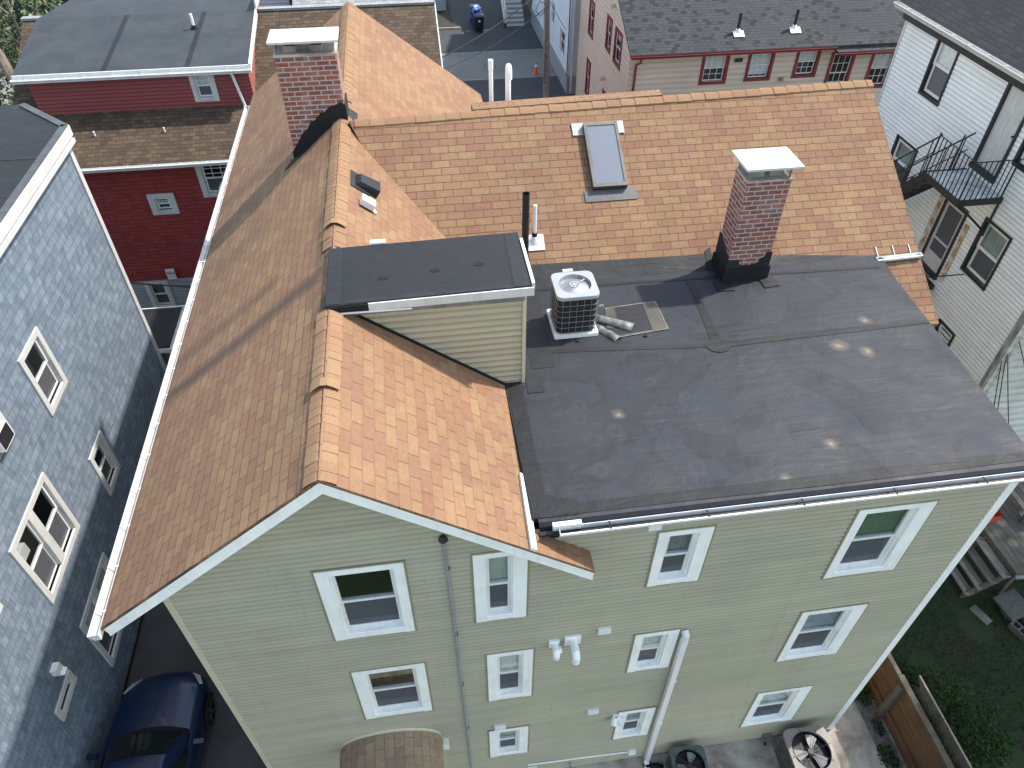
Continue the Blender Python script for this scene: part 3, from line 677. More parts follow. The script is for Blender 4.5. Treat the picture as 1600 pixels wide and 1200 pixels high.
# upturned flashing against the wing slope
mb = MB(); n_up = V((0, -WS, 1)).normalized()
y0, y1 = 5.18, 5.50
q = lambda x, y, h: V((x, y, zwing(y))) + n_up * h
mb.prism([q(1.55, y0 - .08, .006), q(8.35, y0 - .14, .006), q(8.35, 4.98, .006), q(8.35, y1 - .32, .006), q(5.0, y1 - .06, .006), q(1.55, y1, .006)], n_up * .008)
mb.build('wall_flashing', M_EPDM3, GH)
strip('membrane_seam', [(1.6, 5.0), (3.5, 4.98), (5.0, 4.93), (8.2, 4.82)], .07, M_EPDM2, .0055)
g = gutter(GH, 'gutter', (8.28, 5.10, 8.42), (9.17, 5.13, 8.43), (0, -1, 0), M_WHITE2, w=.09, h=.07)
for x in (8.35, 8.68, 9.0):
    mb = MB(); mb.prism([q(x, 5.12, .012), q(x + .012, 5.12, .012), q(x + .012, 5.33, .012), q(x, 5.33, .012)], n_up * .004); mb.build('gutter_strap', M_WHITE2, g)
gg = gutter(GH, 'gutter', (1.34, -.05, 8.545), (7.70, -.05, 8.545), (0, -1, 0), M_WHITE2, w=.12, h=.11, hang=1.25, hm=M_TAR)
mb = MB(); mb.box(1.26, 1.62, -.075, -.01, 8.50, 8.60); mb.build('gutter_flashing', M_WHITE2, GH)
mb = MB(); mb.box(2.49, 2.66, -.09, -.015, 8.28, 8.45); mb.build('downspout_stub', M_WHITE2, GH)
# ---- dormer
DZ = 10.235
dm = MB(); dm.slab([(-1.30, 2.52, DZ + .02), (1.40, 2.56, DZ + .05), (1.40, 3.90, DZ + .05), (-1.30, 3.88, DZ + .02)], .035)
DORM = dm.build('dormer_roof', M_EPDM2, GH)
def dstrip(name, pts, mat, lift):
    mb = MB(); mb.slab([(x, y, DZ + .02 + .03 * (x + 1.3) / 2.7 + lift) for x, y in pts], .003); mb.build(name, mat, DORM)
dstrip('membrane_edge', [(-1.29, 2.55), (-1.10, 2.55), (-1.10, 3.87), (-1.29, 3.87)], M_EPDM3, .006)
dstrip('membrane_edge', [(-1.05, 2.54), (1.15, 2.56), (1.15, 2.64), (-1.05, 2.62)], M_EPDM3, .006)
dstrip('membrane_edge', [(1.16, 2.57), (1.38, 2.57), (1.38, 3.88), (1.2, 3.88)], M_EPDM3, .006)
for x, y in ((-.55, 3.05), (.15, 3.12), (.75, 3.18)):
    dstrip('fastener_bump', [(x + .07 * math.cos(k * .524), y + .05 * math.sin(k * .524)) for k in range(12)], M_TAR, .006)
mb = MB(); mb.prism([(-.75, 2.515, DZ + .03), (1.42, 2.535, DZ + .055), (1.42, 2.535, DZ - .075), (-.75, 2.515, DZ - .085)], (0, -.02, 0)); mb.build('dormer_fascia', M_WHITE, GH)
mb = MB(); mb.prism([(-1.29, 2.51, DZ + .01), (-.74, 2.515, DZ + .02), (-.74, 2.515, DZ - .09), (-1.16, 2.51, DZ - .07)], (0, -.014, 0)); mb.build('dormer_fascia', M_TAR, GH)
mb = MB(); mb.prism([(-1.30, 2.492, DZ - .07), (-.2, 2.492, DZ - .085), (-.2, 2.492, DZ - .105), (-1.30, 2.492, DZ - .095)], (0, -.01, 0)); mb.build('dormer_drip_edge', M_WHITE2, GH)
mb = MB(); mb.prism([(-1.1, 2.60, DZ - .09), (1.30, 2.60, DZ - .08), (1.30, 2.60, DZ - .20), (-.98, 2.60, DZ - .20)], (0, -.02, 0)); mb.build('dormer_frieze', M_SILVD, GH)
mb = MB(); siding(mb, (0, 2.65, 0), UX, NY, 8.30, DZ - .16, lambda z: (XR + (ZR - z) / SL + .015, 1.31) if XR + (ZR - z) / SL < 1.29 else None, e=.108, d=.016)
siding(mb, (1.31, 0, 0), UYp, NXp, 8.40, DZ - .0, lambda z: (2.65, 3.84)); mb.build('dormer_wall', sidingmat('dormer_vinyl', C(.455, .405, .28), lap=(8.30, .108, .5)), GH)
mb = MB(); mb.box(1.285, 1.335, 2.615, 2.66, 8.36, DZ - .16); mb.build('dormer_corner_post', M_SAGET, GH)
mb = MB(); a, b = V((-1.0, 2.63, zmain(-1.0) + .006)), V((1.28, 2.63, zmain(1.28) + .006)); mb.prism([a, b, b + Z * .03, a + Z * .03], (0, -.035, 0)); mb.build('dormer_base_flashing', M_TAR, GH)
mb = MB(); mb.box(1.40, 1.44, 2.60, 3.70, DZ - .03, DZ + .075); mb.build('dormer_gutter', M_WHITE2, GH)
mb = MB(); mb.box(-.72, -.50, 3.90, 3.98, DZ - .12, DZ + .05); mb.build('dormer_gutter', M_WHITE2, GH)
# ---- chimneys
def chimney(x0, x1, y0, y1, z0, z1, capz, over, lab, flues):
    mb = MB()
    for pts in ([(x0, y0), (x1, y0)], [(x1, y0), (x1, y1)], [(x1, y1), (x0, y1)], [(x0, y1), (x0, y0)]):
        (ax, ay), (bx, by) = pts; mb.face([(ax, ay, z0), (bx, by, z0), (bx, by, z1), (ax, ay, z1)])
    mb.face([(x0, y0, z1), (x1, y0, z1), (x1, y1, z1), (x0, y1, z1)])
    c = mb.build('chimney', M_BRICK, GH); c['label'] = lab
    mb = MB(); mb.box(x0 - .012, x1 + .012, y0 - .012, y1 + .012, z1 + .001, z1 + .035); mb.build('chimney_crown', M_CONC, c)
    mb = MB(); nf = len(flues)
    for fx in flues:
        a0, a1, b0, b1 = fx - .11, fx + .11, y0 + .12, y1 - .12
        for (p0, p1, r0, r1) in ((a0, a1, b0, b0 + .025), (a0, a1, b1 - .025, b1), (a0, a0 + .025, b0 + .026, b1 - .026), (a1 - .025, a1, b0 + .026, b1 - .026)): mb.box(p0, p1, r0, r1, z1 + .036, z1 + .13)
        mb.box(a0 + .026, a1 - .026, b0 + .026, b1 - .026, z1 + .037, z1 + .05, 1)
    mb.build('flue', [M_CONC, M_TAR], c)
    mb = MB(); mb.obox((x0 - over, y0 - over, capz), (x1 - x0 + 2 * over, 0, 0), (0, y1 - y0 + 2 * over, 0), (0, 0, .02))
    cx, cy = (x0 + x1) / 2, (y0 + y1) / 2; cr = [(x0 - over, y0 - over), (x1 + over, y0 - over), (x1 + over, y1 + over), (x0 - over, y1 + over)]
    for i in range(4):
        (ax, ay), (bx, by) = cr[i], cr[(i + 1) % 4]; mb.face([(ax, ay, capz + .021), (bx, by, capz + .021), (cx, cy, capz + .05)])
        dx, dy = (bx - ax), (by - ay); L = math.hypot(dx, dy); mb.obox((ax, ay, capz - .016), (dx, dy, 0), (-dy / L * .008, dx / L * .008, 0), (0, 0, .017))
    mb.build('chimney_cap', M_WHITE, c)
    mb = MB(); s = .02
    for (px, py) in ((x0 + .02, y0 + .02), (x1 - .045, y0 + .02), (x1 - .045, y1 - .045), (x0 + .02, y1 - .045)): mb.box(px, px + .025, py, py + .025, z1 + .036, capz - .001)
    zt, zb = capz - .002, z1 + .036
    def mesh(p0, p1):
        p0, p1 = V(p0), V(p1); L = (p1 - p0).length; d = (p1 - p0) / L; h = zt - zb; st = .04; k = -h
        while k < L:
            for sg in (1, -1):
                a, b = max(0, k), min(L, k + h)
                if sg > 0: A = p0 + d * a + Z * (zb + (a - k)); B = p0 + d * b + Z * (zb + (b - k))
                else: A = p0 + d * a + Z * (zt - (a - k)); B = p0 + d * b + Z * (zt - (b - k))
                mb.tube([A, B], .0022, 3, caps=False)
            k += st
    mesh((x0 + .03, y0 + .03, 0), (x1 - .03, y0 + .03, 0)); mesh((x1 - .03, y0 + .03, 0), (x1 - .03, y1 - .03, 0)); mesh((x0 + .03, y1 - .03, 0), (x1 - .03, y1 - .03, 0)); mesh((x0 + .03, y0 + .03, 0), (x0 + .03, y1 - .03, 0))
    mb.build('spark_mesh', M_SILVD, c)
    return c
c1 = chimney(-2.22, -1.16, 8.36, 8.92, 9.2, 11.36, 11.60, .07, 'wide brick chimney straddling the left ridge', (-1.95, -1.5))
mb = MB(); bx = [(-2.25, zmain(-2.25) - .03), (-1.14, zmain(-1.14) + .0)]
top = [(-1.14, 10.48), (-1.22, 10.52), (-1.36, 10.45), (-1.40, 10.47), (-1.55, 10.34), (-1.60, 10.35), (-1.74, 10.2), (-1.80, 10.2), (-1.92, 10.02), (-1.98, 10.0), (-2.12, 9.80), (-2.25, 9.62)]
mb.prism([(x, 8.355, z) for x, z in bx + top], (0, -.02, 0))
mb.prism([(-2.45, 8.2, zmain(-2.45) + .008), (-1.22, 8.26, zmain(-1.22) + .008), (-1.22, 8.36, zmain(-1.22) + .012), (-2.3, 8.34, zmain(-2.3) + .03)], (0, 0, .012))
mb.build('chimney_flashing', M_TAR, c1)
mb = MB(); mb.box(-1.155, -1.13, 8.34, 8.95, 10.02, 10.46); mb.prism([(-1.13, 8.32, zmain(-1.1)), (-.98, 8.4, zmain(-.98) + .005), (-.98, 8.95, zmain(-.98) + .005), (-1.13, 8.97, zmain(-1.13))], (0, 0, .012)); mb.build('chimney_flashing', M_EPDM2, c1)
c2 = chimney(5.24, 5.98, 4.80, 5.30, 8.3, 10.30, 10.56, .10, 'slim brick chimney rising from the flat roof edge', (5.44, 5.76))
mb = MB(); mb.box(5.19, 6.03, 4.755, 5.34, 8.36, 8.68); mb.build('chimney_flashing', M_TAR, c2)
mb = MB(); tp = [(5.215, 8.86), (5.42, 8.84), (5.44, 8.74), (5.52, 8.72), (5.78, 8.73), (5.82, 8.84), (5.88, 8.86), (5.9, 8.96), (6.0, 8.97), (6.0, 8.68), (5.215, 8.68)]
mb.prism([(x, 4.79, z) for x, z in tp], (0, -.015, 0)); mb.prism([(5.23, 4.78, 8.68), (5.23, 4.78, 8.86), (5.23, 5.32, 9.12), (5.23, 5.32, 8.68)], (-.015, 0, 0)); mb.build('chimney_flashing', M_EPDM3, c2)
for pts in ([(5.02, 4.48), (5.32, 4.46), (5.34, 4.76), (5.04, 4.78)], [(5.86, 4.46), (6.16, 4.5), (6.14, 4.80), (5.86, 4.78)]):
    mb = MB(); mb.slab([(x, y, zflat(x, y) + .018) for x, y in pts], .012); mb.build('chimney_flashing', M_EPDM2, c2)
mb = MB(); mb.prism([q(5.06, 5.05, .01), q(5.2, 5.05, .01), q(5.2, 5.55, .01), q(5.10, 5.5, .01)], n_up * .012); mb.build('chimney_flashing', M_EPDM2, c2)
# ---- skylight
def S(x, y, h): return q(x, y, h)
sx0, sx1, sy0, sy1 = 3.21, 3.86, 6.66, 7.80
mb = MB(); fw = .055; sh_ = lambda y: -.05 * (sy1 - y) / (sy1 - sy0)
for (a0, a1, b0, b1) in ((sx0, sx1, sy0, sy0 + fw), (sx0, sx1, sy1 - fw, sy1), (sx0, sx0 + fw, sy0 + fw, sy1 - fw), (sx1 - fw, sx1, sy0 + fw, sy1 - fw)):
    mb.prism([S(a0, b0, .0), S(a1, b0, .0), S(a1, b1, .0), S(a0, b1, .0)], n_up * .13)
sk_ = mb.build('skylight', M_BRONZE, GH)
mb = MB(); mb.prism([S(sx0 + fw, sy0 + fw, .105), S(sx1 - fw, sy0 + fw, .105), S(sx1 - fw, sy1 - fw, .105), S(sx0 + fw, sy1 - fw, .105)], n_up * .01); mb.build('glass', M_SKYG, sk_)
mb = MB(); mb.prism([S(sx0 - .20, sy1 - .16, .008), S(sx0 - .0, sy1 - .16, .008), S(sx0, sy1 - .02, .008), S(sx1, sy1 - .02, .008), S(sx1, sy1 - .16, .008), S(sx1 + .14, sy1 - .16, .008), S(sx1 + .14, sy1 + .06, .008), S(sx0 - .2, sy1 + .06, .008)], n_up * .02); mb.build('skylight_flashing', M_SILV, sk_)
mb = MB(); mb.prism([S(sx0 - .16, sy0 - .20, .008), S(sx1 + .17, sy0 - .20, .008), S(sx1 + .17, sy0 - .01, .008), S(sx0 - .16, sy0 - .01, .008)], n_up * .012); mb.build('skylight_flashing', plain('grey_flashing', C(.075, .08, .085), .5, var=.2), sk_)
# ---- roof pipes and vents
mb = MB(); mb.tube([(1.80, 5.60, 8.55), (1.80, 5.60, 9.95)], .062, 14, caps=False); mb.tube([(1.80, 5.6, 9.95), (1.80, 5.6, 9.2)], .05, 14, 1, caps=False); mb.cone((1.80, 5.60, 8.60), .10, .07, .14, 14)
mb.build('soil_pipe', [M_IRON, M_TAR], GH)
mb = MB(); mb.tube([(2.01, 5.87, 9.0), (2.01, 5.87, 9.56)], .032, 12); mb.build('vent_pipe', M_PVC, GH)
mb = MB(); mb.cone((2.01, 5.87, 8.83), .085, .06, .12, 12); mb.cone((2.01, 5.87, 8.95), .05, .045, .07, 12, 1); mb.prism([S(1.88, 5.72, .01), S(2.18, 5.72, .01), S(2.18, 5.98, .01), S(1.88, 5.98, .01)], n_up * .01); mb.build('pipe_boot', [M_PVC, M_TAR], GH)
for (x, y, zt, r, hook) in ((1.66, 9.2, 10.82, .042, 0), (2.0, 9.2, 10.72, .055, 1)):
    mb = MB()
    if not hook: mb.tube([(x, y, 9.5), (x, y, zt)], r, 12); mb.tube([(x, y, zt - .16), (x, y, zt + .02)], r * 1.18, 12)
    else:
        arc = [(x, y - .0 - .09 * (1 - math.cos(t)), zt - .09 + .10 * math.sin(t)) for t in [k * math.pi / 8 for k in range(9)]]
        mb.tube([(x, y, 9.5), (x, y, zt - .1)] + arc + [(x, y - .18, zt - .2)], r, 12)
    mb.build('vent_pipe', M_PVC, GH)
nR_ = V((SL, 0, 1)).normalized(); dR_ = V((1, 0, -SL)).normalized()
def RS(s, y, h): return V((XR, y, ZR)) + dR_ * s + nR_ * h
mb = MB(); a = [RS(.32, 6.10, .02), RS(.72, 6.02, .02), RS(.72, 6.40, .02), RS(.32, 6.42, .02)]; b = [RS(.38, 6.12, .10), RS(.72, 6.05, .15), RS(.72, 6.37, .15), RS(.38, 6.39, .10)]
mb.face(b)
for i in range(4): mb.face([a[i], a[(i + 1) % 4], b[(i + 1) % 4], b[i]])
mb.prism([RS(.24, 6.0, .006), RS(.6, 5.98, .006), RS(.6, 6.48, .006), RS(.24, 6.52, .006)], nR_ * .012); mb.build('roof_vent', M_EPDM2, GH)
mb = MB(); mb.obox(RS(.40, 5.5, .03), dR_ * .24, (0, .2, 0), nR_ * .10); mb.tube([RS(.60, 5.56, .05), RS(.70, 5.50, .02)], .03, 8); mb.build('roof_vent', M_WHITE2, GH)
# ---- facade fittings
mb = MB(); pts = [(-.08, -.045, 8.55), (-.05, -.045, 6.5), (-.03, -.045, 4.2), (.0, -.045, .4)]; mb.tube(pts, .018, 10); mb.build('conduit', M_FOUND, GH)
mb = MB(); mb.cone((-.08, -.045, 8.50), .03, .05, .10, 12); mb.cone((-.08, -.06, 8.58), .06, .03, .07, 12, 1); mb.build('conduit_weatherhead', [M_SILVD, M_IRON], GH)
for z in (7.9, 6.2, 4.6, 2.9): 
    mb = MB(); mb.box(-.085 + (8.5 - z) * .01, -.035 + (8.5 - z) * .01, -.066, -.012, z, z + .03); mb.build('conduit_strap', M_SILVD, GH)
mb = MB(); mb.prism([(3.44, -.135, 5.22), (3.54, -.135, 5.22), (3.60, -.135, .14), (3.50, -.135, .14)], (0, .085, 0)); mb.tube([(3.49, -.03, 5.36), (3.49, -.095, 5.34), (3.49, -.095, 5.2)], .058, 12)
mb.obox((3.49, -.25, .05), (.10, 0, 0), (0, .14, .10), (0, .03, -.06)); mb.build('downspout', plain('downspout_vinyl', C(.74, .70, .69), .4, var=.04), GH)
for z in (3.75, 2.0):
    mb = MB(); x = 3.5 + (5.2 - z) * .01; mb.box(x - .057, x + .057, -.141, -.044, z, z + .07); mb.build('downspout_joint', M_WHITE2, GH)
mb = MB(); mb.cone((3.56, -.16, -.02), .09, .07, .12, 12); mb.tube([(3.6, -.2, .05), (3.75, -.22, .07), (3.85, -.25, .0)], .06, 10); mb.build('drain_elbow', M_TAR, GH)
for (x, z) in ((2.17, 5.72), (2.23, 2.79), (.56, 2.70)):
    mb = MB(); mb.box(x - .10, x + .10, -.055, -.01, z - .075, z + .075); mb.box(x - .075, x + .075, -.07, -.056, z - .05, z + .05); mb.build('vent_cover', M_WHITE2, GH)
mb = MB(); mb.box(1.33, 1.49, -.05, -.01, 5.43, 5.62); mb.tube([(1.42, -.04, 5.53), (1.42, -.16, 5.53), (1.42, -.2, 5.49), (1.42, -.2, 5.42)], .055, 10); mb.tube([(1.42, -.15, 5.53), (1.50, -.15, 5.53)], .05, 10); mb.build('exhaust_elbow', M_PVC, GH)
mb = MB(); mb.box(1.57, 1.82, -.045, -.01, 5.44, 5.68); mb.tube([(1.70, -.04, 5.57), (1.70, -.24, 5.57), (1.70, -.29, 5.53), (1.70, -.29, 5.38)], .06, 12); mb.build('exhaust_elbow', M_PVC, GH)
mb = MB(); mb.box(2.62, 2.74, -.05, -.01, 2.36, 2.5); mb.build('floodlight', M_WHITE2, GH)
fo = bpy.data.objects['floodlight']; fo_ = fo
mb = MB(); mb.tube([(2.66, -.05, 2.42), (2.60, -.16, 2.36)], .06, 10, r2=.075); mb.tube([(2.70, -.05, 2.42), (2.78, -.15, 2.36)], .05, 10, r2=.065); mb.build('lamp_head', M_WHITE2, fo)
mb = MB(); mb.tube([(1.1, -.03, .66), (3.15, -.03, .53)], .014, 6); mb.box(3.14, 3.28, -.08, -.01, .46, .60); mb.build('conduit_run', M_PVC, GH)
mb = MB(); mb.box(1.10, 1.28, -.05, -.01, .34, .5); mb.box(1.13, 1.25, -.056, -.051, .37, .47, 1); mb.build('vent_cover', [M_WHITE2, M_TAR], GH)
mb = MB(); mb.tube([(1.95, -.02, .42), (1.95, -.14, .42)], .016, 8); mb.tube([(1.86, -.14, .42), (1.96, -.14, .42)], .022, 8); mb.tube([(1.95, -.14, .42), (1.96, -.16, .28)], .014, 8); mb.build('hose_tap', M_FOUND, GH)
mb = MB(); mb.box(6.03, 6.21, -.09, -.01, .14, .38); mb.box(6.05, 6.19, -.12, -.091, .17, .27); mb.build('disconnect_box', M_SILVD, GH)
mb = MB(); mb.tube([(6.10, -.07, .15), (6.12, -.12, -.02), (6.25, -.2, -.06), (6.35, -.35, .05)], .03, 8); mb.build('whip_cable', M_CABLE, GH)
mb = MB(); mb.tube([(6.2, -.08, .2), (6.32, -.2, .12), (6.3, -.5, .02), (6.25, -.85, .0)], .018, 8); mb.build('whip_cable', M_SILVD, GH)
# ---- barrel canopy over the back door
mb = MB(); cx, rx, z0 = -1.35, .88, 2.66; arc = [(cx - rx * math.cos(t), z0 + .52 * math.sin(t)) for t in [k * math.pi / 14 for k in range(15)]]
yA, yB = -.02, -1.25
for i in range(14):
    (xa, za), (xb, zb_) = arc[i], arc[i + 1]; L = i * .19
    pts = [(xa, yB, za), (xb, yB, zb_), (xb, yA, zb_), (xa, yA, za)]
    mb.face(pts, 0, uv=[(yB, L), (yB, L + .19), (yA, L + .19), (yA, L)])
    mb.face([(p[0], p[1], p[2] - .05) for p in pts][::-1], 1)
    mb.face([(xa, yB, za - .05), (xb, yB, zb_ - .05), (xb, yB, zb_), (xa, yB, za)], 1)
mb.face([(arc[0][0], yA, z0), (arc[0][0], yB, z0), (arc[0][0], yB, z0 - .05), (arc[0][0], yA, z0 - .05)], 1); mb.face([(arc[-1][0], yA, z0), (arc[-1][0], yB, z0), (arc[-1][0], yB, z0 - .05), (arc[-1][0], yA, z0 - .05)], 1)
cn = mb.build('door_canopy', [M_HOOD, M_TRIM], GH)
mb = MB()
for i in range(14):
    (xa, za), (xb, zb_) = arc[i], arc[i + 1]; mb.face([(xa, -.045, za + .03), (xb, -.045, zb_ + .03), (xb, -.015, zb_ + .05), (xa, -.015, za + .05)]); mb.face([(xa, -.045, za), (xb, -.045, zb_), (xb, -.045, zb_ + .03), (xa, -.045, za + .03)])
mb.build('canopy_trim', M_SAGET, cn)
mb = MB(); mb.box(-1.95, -.75, -.035, -.002, .3, 2.55); mb.build('back_door', M_WHITE, GH)
mb = MB(); mb.box(-.46, -.36, -.12, -.01, 2.28, 2.52); mb.build('wall_lamp', M_WHITE2, GH)
# ================================================================== CONDENSERS
def rrect(hw, hd, r, n=5):
    out = []
    for cx, cy, a0 in ((hw - r, hd - r, 0), (-hw + r, hd - r, 90), (-hw + r, -hd + r, 180), (hw - r, -hd + r, 270)):
        for k in range(n + 1):
            a = math.radians(a0 + 90 * k / n); out.append((cx + r * math.cos(a), cy + r * math.sin(a)))
    return out
M_BLADE = plain('grey_blade', C(.20, .20, .205), .55, var=.15)
def ringface(mb, outer, inner, m=0, flip=False):
    n = len(outer)
    for i in range(n):
        j = (i + 1) % n; f = [outer[i], outer[j], inner[j], inner[i]]
        mb.face(f[::-1] if flip else f, m)
def condenser(label, x, y, z, wd, dp, h, r, mtop, mside, style, rot=0.0, group=None, pad=.05, bladem=None, wires=(6, 5)):
    t = thing('ac_condenser', label, 'air conditioner', (x, y, z), group)
    T = lambda px, py, pz: V((x + px * math.cos(rot) - py * math.sin(rot), y + px * math.sin(rot) + py * math.cos(rot), z + pz))
    hw, hd = wd / 2, dp / 2
    mb = MB(); mb.loft([[T(a, b, 0) for a, b in rrect(hw + .03, hd + .03, .03)], [T(a, b, pad) for a, b in rrect(hw + .03, hd + .03, .03)]], 0, True, True, False); mb.build('pad', M_WHITE2 if style == 'cone' else M_CONC, t)
    base = rrect(hw - .02, hd - .02, r)
    mb = MB(); mb.loft([[T(a, b, pad + .004) for a, b in base], [T(a, b, h - .05) for a, b in base]], 0, True, False, True); mb.build('coil_body', M_BLK, t)
    mb = MB()
    out = rrect(hw, hd, r)
    nv, nh = wires
    P = []
    per = []
    for i in range(len(out)): per.append((V(out[i] + (0,)), V(out[(i + 1) % len(out)] + (0,))))
    tot = sum((b - a).length for a, b in per); nw = max(12, int(round(tot / (wd / nv))))
    def at(s):
        for a, b in per:
            L = (b - a).length
            if s <= L: q_ = a + (b - a) * (s / L if L else 0); return q_.x, q_.y
            s -= L
        return out[0]
    for k in range(nw):
        a, b = at(tot * k / nw + .03); mb.tube([T(a, b, pad + .01), T(a, b, h - .05)], .0045 if style == 'cone' else .006, 4, caps=False)
    for k in range(nh + 1):
        zz = pad + .02 + (h - .09 - pad) * k / nh; pts = [T(a, b, zz) for a, b in out] + [T(out[0][0], out[0][1], zz)]; mb.tube(pts, .0045 if style == 'cone' else .006, 4, caps=False)
    mb.build('coil_guard', M_SILVD if style == 'cone' else mside, t)
    cr = min(hw, hd) * (.78 if style == 'cone' else .86)
    poly = rrect(hw + .012, hd + .012, r + .01, 8)
    def ray_(a):
        c, s = math.cos(a), math.sin(a); best = 0
        for i in range(len(poly)):
            (x1, y1), (x2, y2) = poly[i], poly[(i + 1) % len(poly)]; dx, dy = x2 - x1, y2 - y1; den = c * dy - s * dx
            if abs(den) < 1e-9: continue
            t_ = (x1 * dy - y1 * dx) / den; k_ = (x1 * s - y1 * c) / den
            if t_ > best and -1e-6 <= k_ <= 1 + 1e-6: best = t_
        return best * c, best * s
    angs = [2 * math.pi * k / 64 for k in range(64)]; o2 = [ray_(a) for a in angs]; n = 64; inn = [(cr * math.cos(a), cr * math.sin(a)) for a in angs]
    mb = MB(); mb.loft([[T(a, b, h - .06) for a, b in o2], [T(a, b, h - .012) for a, b in o2], [T(a * .985, b * .985, h) for a, b in o2]], 0, True, False, True)
    ringface(mb, [T(a * .985, b * .985, h) for a, b in o2], [T(a, b, h + .004) for a, b in inn]); mb.loft([[T(a, b, h + .004) for a, b in inn], [T(a, b, h - .07) for a, b in inn]], 0, True, False, True)
    tp = mb.build('top_cover', mtop, t)
    if style == 'cone':
        mb = MB(); prof = [(cr, -.01), (cr * .93, -.055), (cr * .6, -.035), (cr * .36, -.012)]
        rg = [[T(rr * math.cos(a), rr * math.sin(a), h + zz) for a in angs] for rr, zz in prof]; mb.loft(rg, 0, True, False, True); mb.build('fan_shroud', M_SILV, t)
        mb = MB(); mb.cone(T(0, 0, h - .013), cr * .36, cr * .34, .012, 20); 
        for k in range(6): a = k * math.pi / 3; mb.cone(T(cr * .2 * math.cos(a), cr * .2 * math.sin(a), h - .0005), .012, .012, .004, 8, 1)
        mb.build('hub', [M_COND, M_IRON], t)
        mb = MB(); mb.tube([T(cr * .34, cr * .18, h - .01), T(cr * .72, cr * .55, h - .02)], .012, 6); mb.build('motor_lead', M_COND, t)
    else:
        mb = MB(); mb.face([T(cr * math.cos(a), cr * math.sin(a), h - .16) for a in angs]); mb.build('well_floor', M_BLK, t)
        mb = MB(); mb.cone(T(0, 0, h - .14), .075, .06, .10, 14); mb.build('fan_hub', M_IRON, t)
        for k in range(3):
            a0 = math.radians(68 + 120 * k); mb = MB(); pts = []
            for (rr, da, zz) in ((.07, -.35, -.075), (.12, -.42, -.085), (cr * .86, -.40, -.095), (cr * .90, .0, -.07), (cr * .84, .36, -.05), (.12, .42, -.06), (.07, .35, -.065)):
                pts.append(T(rr * math.cos(a0 + da), rr * math.sin(a0 + da), h + zz))
            mb.prism(pts, (0, 0, .006)); mb.build('fan_blade', bladem or M_BLADE, t)
        mb = MB()
        for k in range(8):
            a = k * math.pi / 4 + .2; mb.tube([T(.06 * math.cos(a), .06 * math.sin(a), h - .02), T(cr * .6 * math.cos(a), cr * .6 * math.sin(a), h + .012), T((cr + .05) * math.cos(a), (cr + .05) * math.sin(a), h + .008)], .005, 5)
        for rr in (.10, cr * .45, cr * .8):
            if rr == .10: mb.tube([T(rr * math.cos(a), rr * math.sin(a), h - .012) for a in [k * math.pi / 10 for k in range(21)]], .004, 4)
        mb.build('fan_guard', M_IRON, t)
    return t, T
AC, TA = condenser('square grey air conditioner with black coil grid standing on the flat roof', 2.32, 3.93, zflat(2.3, 3.9) + .005, .66, .66, .80, .10, M_COND, M_SILVD, 'cone', rot=.0, pad=.07, wires=(6, 6), group=None)
mb = MB(); mb.box(2.2, 2.36, 4.28, 4.34, 9.18, 9.26); mb.build('label_box', M_WHITE2, AC)
mb = MB(); mb.tube([(2.66, 3.62, 9.02), (2.72, 3.6, 9.02)], .022, 8); mb.tube([(2.70, 3.6, 9.0), (2.70, 3.6, 9.06)], .015, 6); mb.build('service_valve', M_SILV, AC)
condenser('taupe air conditioner with open fan beside the corner of the green house', 6.66, -.62, 0.0, .88, .88, .85, .13, M_CONDT, M_CONDT, 'fan', rot=-.03, group='air conditioners behind the green house', wires=(16, 5))
condenser('dark green air conditioner with open fan on the patio by the downspout', 4.24, -.50, 0.0, .68, .68, .74, .10, M_CONDG, M_CONDG, 'fan', rot=-.05, group='air conditioners behind the green house', wires=(14, 5))
mb = MB(); mb.tube([(5.95, -.4, .02), (5.95, -1.6, .02)], .02, 6)
M_SCRAP = plain('dirty_sheet_metal', C(.15, .15, .145), .6, .2, var=.6, vs=11)
# scrap metal on the roof
def halfroll(label, p0, p1, w0, w1, mat):
    p0, p1 = V(p0), V(p1); d = (p1 - p0).normalized(); s = V((-d.y, d.x, 0)); mb = MB(); rings = []
    for k in range(6):
        f = k / 5; c = p0.lerp(p1, f); ww = w0 + (w1 - w0) * f; hh = ww * (.42 + .05 * math.sin(k * 2.3)); r = []
        for a in range(9):
            th = math.pi * a / 8; r.append(c + s * (ww * .5 * math.cos(th)) + Z * (hh * math.sin(th) + .004))
        rings.append(r)
    mb.loft(rings, 0, False, False, True)
    o = mb.build('metal_flashing', mat, None, weld=True); mo = o.modifiers.new('thickness', 'SOLIDIFY'); mo.thickness = .006
    return tag(o, label, 'metal scrap', 'scrap metal by the roof air conditioner')
zz = zflat(2.9, 3.7) + .004
halfroll('long dull strip of bent sheet metal lying on the flat roof patch', (2.72, 4.02, zz), (3.28, 3.66, zz), .15, .20, M_SCRAP)
halfroll('short crumpled roll of sheet metal against the roof air conditioner', (2.70, 3.78, zz), (2.97, 3.40, zz), .12, .17, M_SCRAP)
mb = MB(); mb.cone((3.42, 3.44, zz + .003), .035, .028, .03, 10); o = mb.build('pipe_cap', M_TAR); tag(o, 'small black cap lying near the sheet metal on the roof', 'cap')

